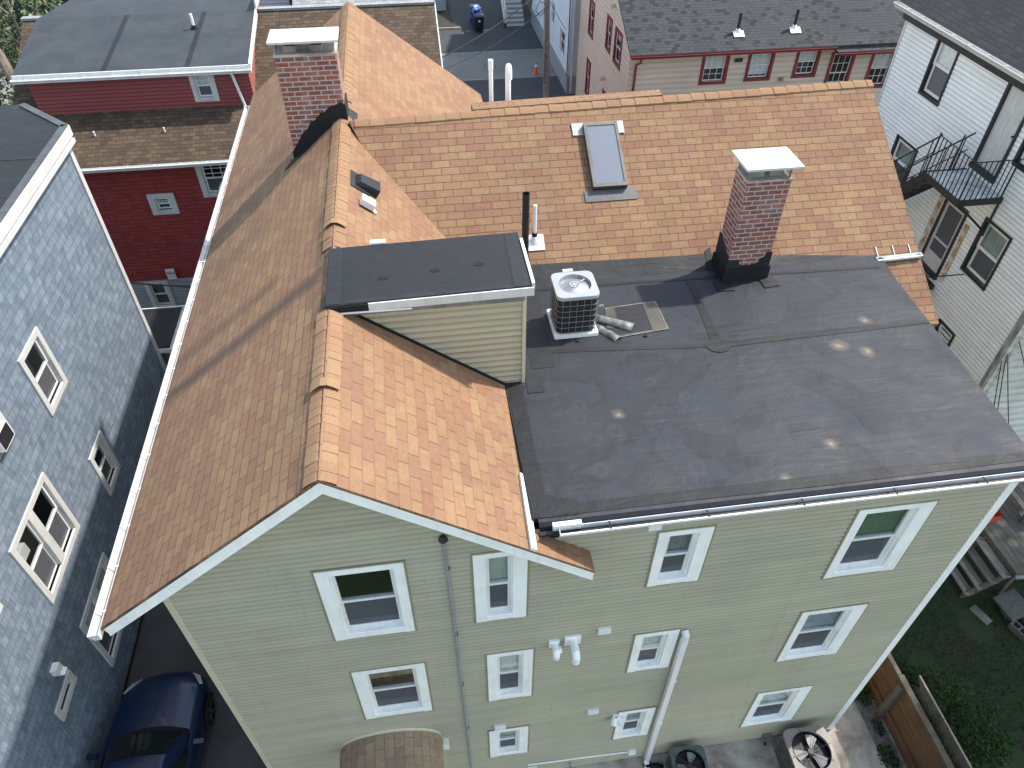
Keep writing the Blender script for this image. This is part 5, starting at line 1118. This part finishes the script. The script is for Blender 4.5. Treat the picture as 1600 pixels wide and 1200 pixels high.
# ================================================================== CAR
def car():
    cx, y0 = -6.25, 2.92
    t = thing('car', 'dark blue car parked in the driveway between the blue and green houses', 'car', (cx, y0 - 2.3, 0))
    T = lambda x, s, z: V((cx + x, y0 - s, z))
    st = [(0, .62, .42, .56, .60), (.05, .73, .32, .62, .68), (.2, .82, .24, .70, .79), (.5, .875, .2, .78, .87), (.9, .89, .2, .85, .935), (1.3, .89, .2, .90, .985), (1.7, .89, .2, .92, .95), (2.6, .89, .2, .94, .95), (3.6, .885, .2, .95, .99), (4.2, .85, .24, .94, 1.02), (4.5, .76, .34, .86, .95), (4.6, .6, .45, .74, .8)]
    rings = []
    for s, hw, zb, zs, zc in st:
        bow = lambda x: .22 * (x / .9) ** 2 * max(0, 1 - s / .9)
        half = [(hw * .93, zb), (hw * .985, zb + .12), (hw, (zb + zs) / 2 + .04), (hw * .985, zs - .05), (hw * .93, zs), (hw * .80, zs + (zc - zs) * .55), (hw * .72, zs + (zc - zs) * .62), (hw * .68, zs + (zc - zs) * .8), (hw * .35, zc), (0, zc + .004)]
        full = half + [(-a, b) for a, b in half[-2::-1]]
        rings.append([T(a, s + bow(a), b) for a, b in full])
    mb = MB()
    for i in range(len(rings) - 1):
        for j in range(len(rings[0]) - 1): mb.face([rings[i][j], rings[i][j + 1], rings[i + 1][j + 1], rings[i + 1][j]], smooth=True)
    mb.face(rings[0]); mb.face(rings[-1][::-1]); mb.build('body', M_CAR, t, weld=True)
    cs_ = [(1.30, .745, .90, .735, .955), (1.42, .77, .91, .71, 1.03), (2.02, .80, .92, .585, 1.375), (2.2, .80, .925, .575, 1.405), (2.75, .80, .93, .57, 1.445), (3.3, .79, .94, .56, 1.41), (3.55, .78, .94, .57, 1.34), (4.2, .70, .97, .62, 1.02)]
    XS = [-1, -.85, -.5, 0, .5, .85, 1]
    def roofpt(f, xx, h=0):
        s = f
        for a, b in zip(cs_[:-1], cs_[1:]):
            if a[0] <= s <= b[0] + 1e-6:
                k = (s - a[0]) / (b[0] - a[0]); ht, zt = a[3] + (b[3] - a[3]) * k, a[4] + (b[4] - a[4]) * k; break
        bow = .13 * xx * xx * max(0, (2.3 - s)) if s < 2.3 else 0
        return T(ht * xx, s + bow, zt + .03 * (1 - xx * xx) + h)
    rg = []
    for s, hb_, zb, ht, zt in cs_:
        bow = .13 * max(0, 2.3 - s) if s < 2.3 else 0
        rg.append([T(-hb_, s + bow, zb)] + [roofpt(s, x) for x in XS] + [T(hb_, s + bow, zb)])
    mb = MB()
    for i in range(len(rg) - 1):
        for j in range(len(rg[0]) - 1): mb.face([rg[i][j], rg[i + 1][j], rg[i + 1][j + 1], rg[i][j + 1]], smooth=True)
    mb.build('cabin', M_CAR, t, weld=True)
    def panel(name, s0, s1, x1, h, mat, n=6):
        mb = MB()
        for i in range(n):
            a, b = s0 + (s1 - s0) * i / n, s0 + (s1 - s0) * (i + 1) / n
            for j in range(8):
                u, v = -x1 + 2 * x1 * j / 8, -x1 + 2 * x1 * (j + 1) / 8
                mb.face([roofpt(a, u, h), roofpt(b, u, h), roofpt(b, v, h), roofpt(a, v, h)], smooth=True)
        mb.build(name, mat, t)
    panel('windshield', 1.44, 2.0, .93, .012, M_CARG); panel('wiper_cowl', 1.31, 1.43, .95, .010, M_TAR, 2); panel('sunroof', 2.32, 2.75, .62, .012, M_CARG); panel('rear_glass', 3.6, 4.12, .9, .012, M_CARG)
    for sg in (1, -1):
        mb = MB(); sp = lambda s, k: T(sg * ((.80 + .012) * (1 - k) + (.585 + .02) * k), s, .95 + .40 * k)
        mb.face([sp(1.78, .02), sp(2.62, .02), sp(2.62, .92), sp(2.30, .90)]); mb.face([sp(2.70, .02), sp(3.6, .06), sp(3.4, .86), sp(2.70, .92)]); mb.build('side_window', M_CARG, t)
        mb = MB(); mb.loft([[T(sg * (.90 + a), 1.72 + b, .99 + c) for b, c in ((-.05, -.05), (.05, -.05), (.06, .05), (-.03, .06))] for a in (0, .12, .19)], 0, True, True); mb.build('door_mirror', M_CAR, t)
        mb = MB(); a = [T(sg * x, s + .22 * (x / .9) ** 2 * max(0, 1 - s / .9), z) for x, s, z in ((.52, .055, .685), (.70, .10, .70), (.80, .33, .79), (.74, .36, .815), (.60, .16, .755))]; mb.prism(a, (0, .01, .02)); mb.build('headlight', M_LAMP, t)
        for s in (.86, 3.52):
            mb = MB(); n = 24; x0, x1 = .70, .905
            for (ra, rb, xa, xb, m) in ((.33, .33, x0, x1 - .02, 0), (.33, .30, x1 - .02, x1, 0), (.30, .225, x1, x1 + .003, 0)):
                for k in range(n):
                    a, b = 2 * math.pi * k / n, 2 * math.pi * (k + 1) / n
                    f = [T(sg * xa, s + ra * math.cos(a), .33 + ra * math.sin(a)), T(sg * xa, s + ra * math.cos(b), .33 + ra * math.sin(b)), T(sg * xb, s + rb * math.cos(b), .33 + rb * math.sin(b)), T(sg * xb, s + rb * math.cos(a), .33 + rb * math.sin(a))]
                    mb.face(f, 0, smooth=True)
            w_ = mb.build('wheel', M_TYRE, t)
            mb = MB(); mb.face([T(sg * (x1 - .015), s + .225 * math.cos(2 * math.pi * k / n), .33 + .225 * math.sin(2 * math.pi * k / n)) for k in range(n)], 1)
            for k in range(5):
                a = 2 * math.pi * k / 5 + .3; d = V((0, -math.cos(a), math.sin(a))); e_ = V((0, math.sin(a), math.cos(a))); c = T(sg * (x1 - .01), s, .33)
                mb.prism([c + d * .03 + e_ * .03, c + d * .22 + e_ * .022, c + d * .22 - e_ * .022, c + d * .03 - e_ * .03], (sg * .012, 0, 0))
            mb.build('rim', [plain('dark_alloy', C(.10, .10, .11), .4, .5), M_TAR], w_)
            mb = MB()
            for k in range(14):
                a, b = math.pi * k / 14, math.pi * (k + 1) / 14
                pq = lambda r, th, x: T(sg * x, s + r * math.cos(th), .33 + r * math.sin(th))
                mb.face([pq(.39, a, .896), pq(.39, b, .896), pq(.30, b, .893), pq(.30, a, .893)])
            mb.build('wheel_arch', M_TAR, t)
    mb = MB(); mb.prism([T(x, s, z) for x, s, z in ((-.42, .045, .60), (.42, .045, .60), (.36, .02, .46), (-.36, .02, .46))], (0, .02, 0)); mb.build('grille', M_TAR, t)
    return t
car()

# ================================================================== FENCE, YARD
def leaves(mb, n, fn, size, nm=3, squash=1.0):
    for k in range(n):
        c = fn(); a = V((rnd.gauss(0, 1), rnd.gauss(0, 1), rnd.gauss(0, 1) * squash)).normalized(); b = a.orthogonal().normalized()
        b = (Matrix.Rotation(rnd.uniform(0, 6.28), 3, a) @ b); s = size * rnd.uniform(.6, 1.4); e_ = a.cross(b)
        mb.face([c - b * s, c + e_ * s * .5, c + b * s, c - e_ * s * .5], rnd.randrange(nm))
FE = thing('wood_fence', 'brown board fence with weathered posts and a lattice top at the right corner', 'fence', (8.8, -1.5, 0))
mb = MB(); z = .04
for hgt in (.29, .27, .29, .28, .27):
    mb.box(8.80 + rnd.uniform(-.004, .004), 8.824, -4.5, 1.15, z, z + hgt - .006); z += hgt
mb.build('fence_boards', M_FENCE, FE)
mb = MB(); mb.box(8.76, 8.85, .32, 1.15, 1.44, 1.48); mb.build('top_rail', M_FENCEP, FE)
mb = MB(); mb.box(8.74, 8.86, -4.5, .30, 1.475, 1.52); mb.build('top_rail', M_FENCEP, FE)
for y in (.10, -1.75, -3.7):
    mb = MB(); mb.box(8.68, 8.795, y - .06, y + .06, 0, 1.42); mb.build('post', M_FENCEP, FE)
mb = MB(); mb.box(8.745, 8.795, -4.4, 1.1, .35, .44); mb.build('rail', M_FENCE, FE)
mb = MB()
for k in range(60):
    yy = .15 - k * .085
    for sg in (1, -1):
        a = V((9.02 + (.006 if sg > 0 else 0), yy, 1.30 if sg > 0 else 1.72)); b = V((9.02 + (.006 if sg > 0 else 0), yy - .42, 1.72 if sg > 0 else 1.30)); d = (b - a).normalized(); n = V((0, -d.z, d.y)) * .016
        mb.prism([a - n, b - n, b + n, a + n], (.006, 0, 0))
mb.build('lattice', M_FENCEP, FE)
for ya, yb2 in ((.15, -.70), (-.72, -1.6), (-1.62, -4.5)):
    mb = MB(); mb.box(9.01, 9.04, yb2, ya, 1.725, 1.75); mb.build('lattice_cap', M_DECK2, FE)
# bush behind the fence
t = thing('bush', 'dense dark green shrub behind the lattice fence', 'bush', (9.9, -.3, 0))
mb = MB()
BL = [(9.5, .35, .55, .5), (9.9, .15, .75, .6), (10.2, -.3, .75, .65), (10.1, -.85, .65, .6), (9.7, -.5, .7, .6), (9.4, .8, .4, .4), (10.6, -.9, .4, .4), (9.6, -1.2, .5, .5)]
def bp():
    x, y, z, r = rnd.choice(BL); d = V((rnd.gauss(0, 1), rnd.gauss(0, 1), rnd.gauss(0, 1))).normalized() * r * (rnd.random() ** .4)
    return V((x, y, max(.05, z + d.z * .8))) + V((d.x, d.y, 0))
leaves(mb, 7000, bp, .034, 3, 2.0); mb.build('foliage', M_LEAF, t)
mb = MB()
for k in range(7):
    x, y, z, r = BL[k]; mb.tube([(9.9 + rnd.uniform(-.1, .1), -.2 + rnd.uniform(-.1, .1), 0), (x, y, z)], .02, 5)
mb.build('stem', M_BARK, t)
# weeds by the fence foot
for i, (x, y, n, sz, lb) in enumerate(((8.62, .62, 260, .22, 'leafy weed clump nearest the house corner at the fence foot'), (8.6, -.15, 90, .13, 'small weed clump in the gravel by the fence post'), (8.5, -.75, 200, .2, 'weed clump beside the taupe air conditioner slab and gravel'))):
    mb = MB()
    def wp():
        a = rnd.uniform(0, 6.28); r = sz * math.sqrt(rnd.random()); return V((x + r * math.cos(a), y + r * math.sin(a) * 1.4, rnd.uniform(.02, sz * .9)))
    leaves(mb, n, wp, .035, 3, 2.2); o = mb.build('weed', M_LEAF, None, loc=(x, y, 0)); tag(o, lb, 'plant', 'weeds along the fence')
# deck with steps
DK = thing('wooden_deck', 'weathered grey wooden deck with open steps in the back yard', 'deck', (14.2, 3.4, 0))
for k in range(14):
    x = 13.08 + k * .148; mb = MB(); mb.box(x, x + .14, 2.38, 5.6, .97, 1.0); mb.build('deck_board', M_DECK, DK)
for k, (x, z) in enumerate(((12.15, .25), (12.37, .45), (12.59, .65), (12.82, .85))):
    for j in range(2):
        mb = MB(); mb.box(x + .112 * j, x + .112 * j + .106, 2.40, 3.55, z - .035, z); mb.build('stair_tread', M_DECK2 if (k == 3 or (j == 0 and k in (0, 1))) else M_DECK, DK)
for y in (2.46, 3.45):
    mb = MB(); mb.prism([(12.12, y, 0), (12.12, y, .2), (13.05, y, .95), (13.05, y, .7), (12.35, y, 0)], (0, .04, 0)); mb.build('stair_stringer', M_FENCEP, DK)
for y in (2.42, 5.4):
    for x in (13.1, 15.0):
        mb = MB(); mb.box(x, x + .1, y, y + .1, 0, .96); mb.build('deck_post', M_FENCEP, DK)
mb = MB(); mb.box(13.06, 13.10, 2.38, 5.6, .72, .965); mb.box(13.1, 15.1, 2.38, 2.42, .72, .965); mb.build('rim_joist', M_FENCEP, DK)
mb = MB(); mb.tube([(13.0, 2.30, 1.0), (13.5, 2.1, 1.28), (14.2, 1.9, 1.6)], .05, 8); mb.tube([(13.02, 2.32, 1.0), (12.95, 2.3, .1)], .02, 6); o = mb.build('drain_pipe', M_SILV); tag(o, 'grey metal pipe leaning against the deck steps', 'pipe')
t = thing('bench', 'plank bench of pale boards standing on the deck', 'bench', (14.4, 4.2, 1.0))
for k in range(3):
    mb = MB(); mb.box(14.05 + .16 * k, 14.19 + .16 * k, 3.55, 5.0, 1.38, 1.42); mb.build('seat', M_DECK2 if k != 1 else M_DECK, t)
for y in (3.7, 4.75):
    mb = MB(); mb.box(14.08, 14.48, y, y + .06, 1.0, 1.378); mb.build('leg', M_FENCEP, t)
mb = MB(); o4 = [(13.38 + a, 4.0 + b) for a, b in rrect(.16, .2, .05)]
mb.loft([[V((a, b, 1.003)) for a, b in o4], [V((13.38 + (a - 13.38) * 1.08, 4.0 + (b - 4.0) * 1.08, 1.30)) for a, b in o4]], 0, True, False, False); mb.face([(a, b, 1.01) for a, b in o4]); mb.tube([(13.2, 4.0, 1.3), (13.24, 4.0, 1.42), (13.38, 4.0, 1.47), (13.52, 4.0, 1.42), (13.56, 4.0, 1.3)], .012, 6)
o = mb.build('bucket', M_REDP, None, weld=True); tag(o, 'red plastic bucket standing on the grey deck', 'bucket')
def cinder(x, y, z, rz, lb):
    c, s = math.cos(rz), math.sin(rz); mb = MB()
    for (a0, a1, b0, b1) in ((-.2, .2, -.1, -.068), (-.2, .2, .068, .1), (-.2, -.165, -.068, .068), (-.018, .018, -.068, .068), (.165, .2, -.068, .068)):
        mb.obox((x + a0 * c - b0 * s, y + a0 * s + b0 * c, z), (c * (a1 - a0), s * (a1 - a0), 0), (-s * (b1 - b0), c * (b1 - b0), 0), (0, 0, .19))
    o = mb.build('cinder_block', M_CINDER); tag(o, lb, 'block', 'cinder blocks by the deck')
cinder(12.95, 1.45, 0, 1.9, 'cinder block lying nearest the bottom edge of the lawn'); cinder(13.0, 1.95, 0, 1.4, 'cinder block under the leaning slab beside the steps'); cinder(13.35, 1.7, 0, 1.7, 'cinder block farthest from the steps')
mb = MB(); mb.obox((12.85, 1.62, .20), (.55, .1, .12), (-.1, .62, .02), (0, 0, .05)); o = mb.build('concrete_slab', M_CINDER); tag(o, 'grey concrete slab leaning on a cinder block by the deck steps', 'slab')
mb = MB(); mb.obox((12.34, 1.70, .003), (.2, .08, 0), (-.16, .46, 0), (0, 0, .04)); o = mb.build('wood_plank', M_DECK); tag(o, 'short weathered plank lying on the lawn in front of the steps', 'plank')
# grass blades
mb = MB()
for k in range(26000):
    x, y = rnd.uniform(8.95, 14.5), rnd.uniform(-3.0, 4.3)
    if x > 12.1 and y > 2.35: continue
    if math.sin(x * 3.1 + y) + math.sin(y * 2.7 - x * 1.3) > 1.25: continue
    h = rnd.uniform(.03, .09); a = rnd.uniform(0, 6.28); d = V((math.cos(a), math.sin(a), 0)); p = V((x, y, 0)); t_ = V((rnd.uniform(-.03, .03), rnd.uniform(-.03, .03), h))
    mb.face([p - d * .008, p + d * .008, p + t_], rnd.randrange(3))
o = mb.build('grass', [plain('grass_blade', c, .6, var=.3) for c in (C(.018, .042, .007), C(.028, .055, .010), C(.012, .030, .005))], None, loc=(11, 0, 0)); tag(o, kind='stuff'); o['label'] = 'short patchy lawn in the back yard'; o['category'] = 'grass'

# ================================================================== GROUND AND STREET
def ground(name, pts, z, mat, t=None):
    mb = MB(); mb.face([(x, y, z) for x, y in pts]); o = mb.build(name, mat, None, loc=(0, 0, 0)); tag(o, kind='structure'); return o
R4 = lambda x0, x1, y0, y1: [(x0, y0), (x1, y0), (x1, y1), (x0, y1)]
ground('ground', R4(-300, 300, -300, 300), -.03, M_DIRT)
ground('driveway', R4(-7.36, -3.48, -14, 15.5), -.004, M_ASPH)
ground('patio', R4(-3.4, 8.45, -2.3, .05), 0.0, M_CONC)
ground('patio_corner', R4(7.62, 8.5, .052, 3.9), .0, M_CONC)
ground('gravel_border', R4(8.40, 8.84, -5.5, 4.0), .004, M_GRAVEL)
ground('lawn', R4(8.83, 19, -9, 6.55), -.008, M_GRASS)
ground('back_lawn', R4(-3.4, 8.8, -60, -2.25), -.012, M_GRASS)
ground('street', R4(-60, 60, 33.2, 41.2), -.008, M_ROAD)
ground('sidewalk', R4(-60, 60, 41.25, 45.4), -.004, M_ASPH2)
ground('forecourt', R4(3.5, 10, 45.4, 60), -.002, M_ASPH2)
ground('near_sidewalk', R4(-60, 60, 30.5, 33.15), -.006, M_ASPH2)
ground('side_yard', R4(1.3, 13.9, 12.5, 30.4), -.01, M_ASPH2)
ground('road_patch', R4(-60, 60, 33.25, 36.6), .0, M_ASPH2)
for y in (36.65, 40.9):
    ground('road_seam', R4(2.0, 8.6, y, y + .07), .004, plain('pale_line', C(.33, .31, .26), .9, var=.3, vs=5))
mb = MB(); mb.cone((5.0, 38.6, -.008), .4, .4, .012, 20); o = mb.build('manhole_cover', plain('rusty_iron', C(.17, .11, .085), .8, var=.2)); tag(o, 'brown round manhole cover in the street', 'manhole')
mb = MB(); mb.box(-4, 3.9, 45.35, 45.45, -.02, .12); o = mb.build('kerb', M_CONC, None); tag(o, kind='structure')

# ================================================================== STREET THINGS
t = thing('traffic_cone', 'orange traffic cone at the street edge by the utility pole', 'cone', (7.5, 37.1, 0))
mb = MB(); mb.cone((7.5, 37.1, .03), .13, .03, .68, 16); mb.box(7.32, 7.68, 36.92, 37.28, 0, .03); mb.build('cone_body', M_ORANGE, t)
mb = MB(); mb.cone((7.5, 37.1, .40), .083, .055, .14, 16); mb.build('reflective_band', M_WHITE2, t)
def bin_(x, y, mat, lab, lidm, extra=None):
    t = thing('wheelie_bin', lab, 'bin', (x, y, 0), 'bins across the street'); mb = MB()
    lo = [(x + a * .82, y + b * .82) for a, b in rrect(.28, .30, .05)]; hi = [(x + a, y + b) for a, b in rrect(.30, .33, .05)]
    mb.loft([[V((a, b, .06)) for a, b in lo], [V((a, b, .95)) for a, b in hi]], 0, True, True, False); mb.build('bin_body', mat, t)
    mb = MB(); mb.loft([[V((x + a, y + b, .952)) for a, b in rrect(.32, .36, .05)], [V((x + a, y + b, 1.0)) for a, b in rrect(.31, .35, .05)], [V((x + a * .6, y + b * .6, 1.05)) for a, b in rrect(.31, .35, .05)]], 0, True, True, False); mb.build('lid', lidm, t)
    for s in (-1, 1):
        mb = MB(); mb.tube([(x + s * .25, y + .26, .1), (x + s * .31, y + .26, .1)], .1, 12); mb.build('wheel', M_TYRE, t)
    return t
b1 = bin_(5.05, 44.75, M_BIN, 'black wheeled bin with a white round mark in front of the blue bins', M_BIN)
mb = MB(); mb.tube([(5.05, 44.43, .72), (5.05, 44.418, .72)], .07, 14); mb.build('round_mark', M_WHITE2, b1)
b2 = bin_(5.0, 45.6, M_BINB, 'blue wheeled bin heaped with blue bags behind the black bin', M_BINB)
b3 = bin_(5.0, 46.7, M_BINB, 'blue wheeled bin farthest from the street', M_BINB)
mb = MB()
for (x, y, z, r) in ((4.9, 45.35, 1.15, .2), (5.15, 45.5, 1.17, .18), (5.0, 45.7, 1.2, .2)):
    rg = [[V((x + r * math.sin(p) * math.cos(a) * (1 + .15 * math.sin(5 * a + p)), y + r * math.sin(p) * math.sin(a), z + r * .6 * math.cos(p))) for a in [k * math.pi / 5 for k in range(10)]] for p in [.05 + .43 * k for k in range(8)]]
    mb.loft(rg, 0 if y < 45.6 else 1, True, False, True)
o = mb.build('trash_bag', [M_BINL, M_WHITE2], None, weld=True); tag(o, 'bright blue rubbish bags lying on the blue bin', 'bag')
t = thing('porch_steps', 'white wooden steps with a white railing across the street', 'steps', (7.5, 46.3, 0))
for k in range(8):
    mb = MB(); mb.box(6.95, 8.15, 45.5 + .3 * k, 45.81 + .3 * k, .2 * k + .16, .2 * k + .2); mb.build('tread', M_SILVD, t)
    mb = MB(); mb.box(6.95, 8.15, 45.5 + .3 * k, 45.53 + .3 * k, .2 * k, .2 * k + .158); mb.build('riser', M_WHITE2, t)
mb = MB(); mb.box(6.8, 6.94, 45.4, 45.54, 0, 1.1); mb.prism([(6.84, 45.5, 1.0), (6.84, 47.9, 2.6), (6.84, 47.9, 2.7), (6.84, 45.5, 1.1)], (.06, 0, 0)); mb.prism([(6.80, 45.4, 0), (6.80, 47.9, 1.4), (6.80, 47.9, 1.7), (6.80, 45.4, .25)], (.12, 0, 0))
for k in range(9): mb.box(6.85, 6.89, 45.7 + .24 * k, 45.74 + .24 * k, .2 + .16 * k, 1.15 + .16 * k)
mb.build('railing', M_WHITE2, t)
t = thing('utility_pole', 'weathered wooden utility pole with cables by the street', 'pole', (7.42, 33.3, 0))
mb = MB(); mb.tube([(7.42, 33.3, -.1), (7.3, 33.35, 5), (7.12, 33.4, 9.5)], .17, 12, r2=.13); mb.build('pole_shaft', M_POLE, t)
mb = MB(); mb.box(7.2, 7.28, 33.1, 33.2, 1.0, 5.0); mb.build('pole_conduit', M_SILVD, t)
mb = MB(); mb.tube([(7.3, 33.15, 4.8), (6.9, 33.1, 5.0), (6.7, 33.1, 4.6), (6.9, 33.1, 4.3), (7.2, 33.15, 4.5)], .02, 5); mb.tube([(7.3, 33.15, 5.3), (6.6, 33.0, 5.2), (6.3, 33.0, 4.7), (6.6, 33.0, 4.3), (7.25, 33.15, 4.6)], .015, 5); mb.build('cable_loop', M_CABLE, t)
def wire(pts, r, lb, grp, sag=0.0):
    P = []
    a, b = V(pts[0]), V(pts[-1])
    if len(pts) == 2:
        for k in range(13): f = k / 12; p = a.lerp(b, f); p.z -= sag * 4 * f * (1 - f); P.append(p)
    else: P = pts
    mb = MB(); mb.tube(P, r, 5); o = mb.build('utility_wire', M_CABLE); tag(o, lb, 'wire', grp)
g_ = 'overhead wires by the street pole'
wire([(1.4, 30.0, 3.5), (7.25, 33.25, 5.6)], .028, 'thick black cable running up to the utility pole', g_, .25)
wire([(1.4, 30.0, 3.0), (7.28, 33.25, 4.7)], .016, 'thin black wire under the thick cable to the utility pole', g_, .35)
wire([(7.2, 33.4, 5.4), (8.7, 35.0, 3.0)], .014, 'wire drooping from the utility pole to the pale blue house', g_, .1)
wire([(8.68, 35.4, 4.9), (8.66, 34.2, 4.8), (8.66, 34.1, 3.4), (8.66, 34.1, .9)], .03, 'black cable running down the corner of the pale blue house', g_)
g_ = 'wires crossing the red house front'
wire([(-10.5, 15.9, 3.3), (-4.9, 15.2, 3.9)], .012, 'thin wire crossing the red shingle wall below the small window', g_, .08)
wire([(-10.8, 15.9, 2.3), (-7.0, 15.6, 1.75)], .022, 'thicker black wire passing over the white sign', g_, .06)
g_ = 'wires behind the flat roof'
for (a, b, lb) in (((14.1, 6.45, 4.6), (15.9, 6.2, 1.9), 'right-hand wire of the bundle on the white house corner'), ((14.05, 6.5, 4.1), (14.9, 6.3, 1.5), 'second wire of the bundle on the white house corner'), ((14.02, 6.5, 3.9), (14.5, 6.2, 2.0), 'leftmost wire of the bundle on the white house corner'), ((14.05, 6.48, 4.15), (15.5, 6.1, .9), 'wire crossing the middle of the white end wall')):
    wire([a, b], .012, lb, g_, .03)

# ================================================================== BACKGROUND HOUSES
def house(name, lab, x0, x1, y0, y1, zw, zr_, wall, roof, axis='x', trim=M_WHITE2, wins=(), sides=()):
    t = thing(name, lab, 'house', ((x0 + x1) / 2, (y0 + y1) / 2, 0)); hf = []
    for (a, b, c, d) in wins: hf.append(window(t, (0, y0, 0), UX, NY, a, b, c, d, trim=trim, sill=False, case=(.1, .1, .1, .1), curtain=.4))
    hl_ = []
    for (a, b, c, d) in sides: hl_.append(window(t, (x0, 0, 0), UYm, NXm, -b, -a, c, d, trim=trim, sill=False, case=(.1, .1, .1, .1), curtain=.2))
    mb = MB(); siding(mb, (0, y0, 0), UX, NY, 0, zw, lambda z: (x0, x1), e=.15, holes=hf); mb.build('front_wall', wall, t)
    mb = MB(); siding(mb, (x0, 0, 0), UYm, NXm, 0, zw, lambda z: (-y1, -y0), e=.15, holes=hl_); mb.build('side_wall', wall, t)
    mb = MB(); siding(mb, (x1, 0, 0), UYp, NXp, 0, zw, lambda z: (y0, y1), e=.15); mb.build('side_wall', wall, t)
    mb = MB(); flatwall(mb, (0, y1, 0), V((-1, 0, 0)), V((0, 1, 0)), -x1, -x0, 0, zw); mb.build('back_wall', wall, t)
    ym = (y0 + y1) / 2; e_ = .3; mb = MB()
    mb.slab([(x0 - e_, y0 - e_, zw), (x1 + e_, y0 - e_, zw), (x1 + e_, ym, zr_), (x0 - e_, ym, zr_)], .1); mb.slab([(x0 - e_, ym, zr_), (x1 + e_, ym, zr_), (x1 + e_, y1 + e_, zw), (x0 - e_, y1 + e_, zw)], .1); mb.build('roof', roof, t)
    mb = MB(); mb.prism([(x0 + .02, y0, zw - .05), (x0 + .02, y1, zw - .05), (x0 + .02, ym, zr_ - .15)], (.02, 0, 0)); mb.prism([(x1 - .02, y0, zw - .05), (x1 - .02, y1, zw - .05), (x1 - .02, ym, zr_ - .15)], (-.02, 0, 0)); mb.build('gable', wall, t)
    return t
PH = house('pale_house', 'pale blue and grey house behind the utility pole', 8.72, 16, 34.0, 46, 7.5, 9.5, M_PALE, M_GRYSH, sides=((38.2, 39.3, 2.2, 3.4), (40.0, 41.1, 2.2, 3.4), (35.1, 36.6, 1.5, 2.8), (35.5, 36.4, -.2, .7)))
mb = MB(); siding(mb, (0, 33.97, 0), UX, NY, 1.0, 7.4, lambda z: (8.78, 15.9), e=.15); mb.build('front_siding', M_PALEG, PH)
mb = MB(); mb.box(8.66, 8.715, 34.0, 46, -.1, .95); mb.box(8.72, 15.9, 33.93, 33.96, -.1, .98); mb.build('foundation', M_FOUND, PH)
mb = MB(); mb.tube([(8.86, 33.9, 7.3), (8.86, 33.9, .1)], .05, 8); mb.build('downspout', M_PALEG, PH)
house('grey_house', 'grey blue house at the far side of the street', -5, 3.25, 49.3, 58, 6.5, 9, M_BLG, M_GRYSH)
house('lavender_house', 'lavender house just visible behind the brown roof ridge', -7.5, -4.3, 27.5, 34, 7.6, 8.6, M_LAV, M_LIGHTROOF)
house('grey_roof_house', 'house with light grey shingle roof behind the brown ridge', -3.8, 1.0, 26.8, 34, 7.0, 8.8, M_LAV, M_LIGHTROOF)
NH = house('navy_house', 'dark blue house with white posts behind the black dormer roof', -16, -8.8, 29.5, 37, 7.6, 10, M_NAVY, M_GRYSH)
for x in (-14.6, -13.9, -13.2, -10.4):
    mb = MB(); mb.box(x, x + .12, 29.3, 29.42, 0, 7.5); mb.build('post', M_WHITE2, NH)
house('side_street_house', 'tall brown house far behind the porch steps', 9.0, 16, 47.0, 56, 6.5, 9, plain('brown_wall', C(.14, .115, .085), .9, var=.3, vs=2), M_GRYSH)

# ================================================================== TREES
def tree(lab, x, y, h, cr, n, lm, trunk_r=.16, lean=(0, 0), gaps=.5, grp=None, sz=.09):
    t = thing('tree', lab, 'tree', (x, y, 0), grp); mb = MB()
    top = V((x + lean[0], y + lean[1], h * .95)); mb.tube([(x, y, 0), V((x, y, 0)).lerp(top, .5) + V((.1, 0, 0)), top], trunk_r, 8, r2=.03)
    tips = []
    for k in range(11):
        f = rnd.uniform(.35, .9); p = V((x, y, 0)).lerp(top, f); a = rnd.uniform(0, 6.28); L = cr * rnd.uniform(.5, 1.0); q_ = p + V((math.cos(a) * L, math.sin(a) * L, L * rnd.uniform(.2, .7)))
        mb.tube([p, p.lerp(q_, .5) + Z * .1, q_], trunk_r * .35, 5, r2=.012); tips.append(q_); tips.append(p.lerp(q_, .6))
    mb.build('trunk', M_BARK, t); mb = MB()
    def lp():
        c = rnd.choice(tips); d = V((rnd.gauss(0, 1), rnd.gauss(0, 1), rnd.gauss(0, .8))) * cr * .22; return c + d
    leaves(mb, n, lp, sz, 3); mb.build('crown', lm, t)
tree('leafy spring tree behind the left end of the black dormer roof', -14.6, 27.0, 8.3, 2.4, 5200, M_LEAFY, grp='trees at the top left')
tree('thin pale leaved tree at the top left corner', -17.5, 27.5, 8.6, 2.4, 3000, M_LEAFY, trunk_r=.22, lean=(.8, 0), grp='trees at the top left')
tree('dark green tree low beside the brown roof at the left edge', -14.2, 21.5, 5.6, 1.6, 3600, M_LEAF, grp='trees at the top left')
tree('tall leafy tree beyond the deck at the right', 18.4, 2.2, 15.5, 3.2, 12000, M_LEAF, trunk_r=.28, lean=(-1.4, .3), sz=.16)
mb = MB(); mb.tube([(-15.2, 24.5, 8.4), (-13.8, 23.2, 6.8), (-13.4, 22.6, 5.6)], .17, 8); mb.tube([(-13.4, 22.6, 5.6), (-13.3, 22.4, 0)], .19, 8); o = mb.build('dead_tree', M_BARK); tag(o, 'bare leaning tree trunk at the far left edge', 'tree')
mb = MB(); mb.tube([(-12.75, 19.0, 0), (-12.75, 19.0, 6.6)], .035, 6); mb.tube([(-12.95, 18.95, 6.2), (-12.6, 19.05, 6.45)], .03, 6); o = mb.build('clothes_pole', M_SILV); tag(o, 'thin metal pole with a short crossbar beside the brown roof', 'pole')
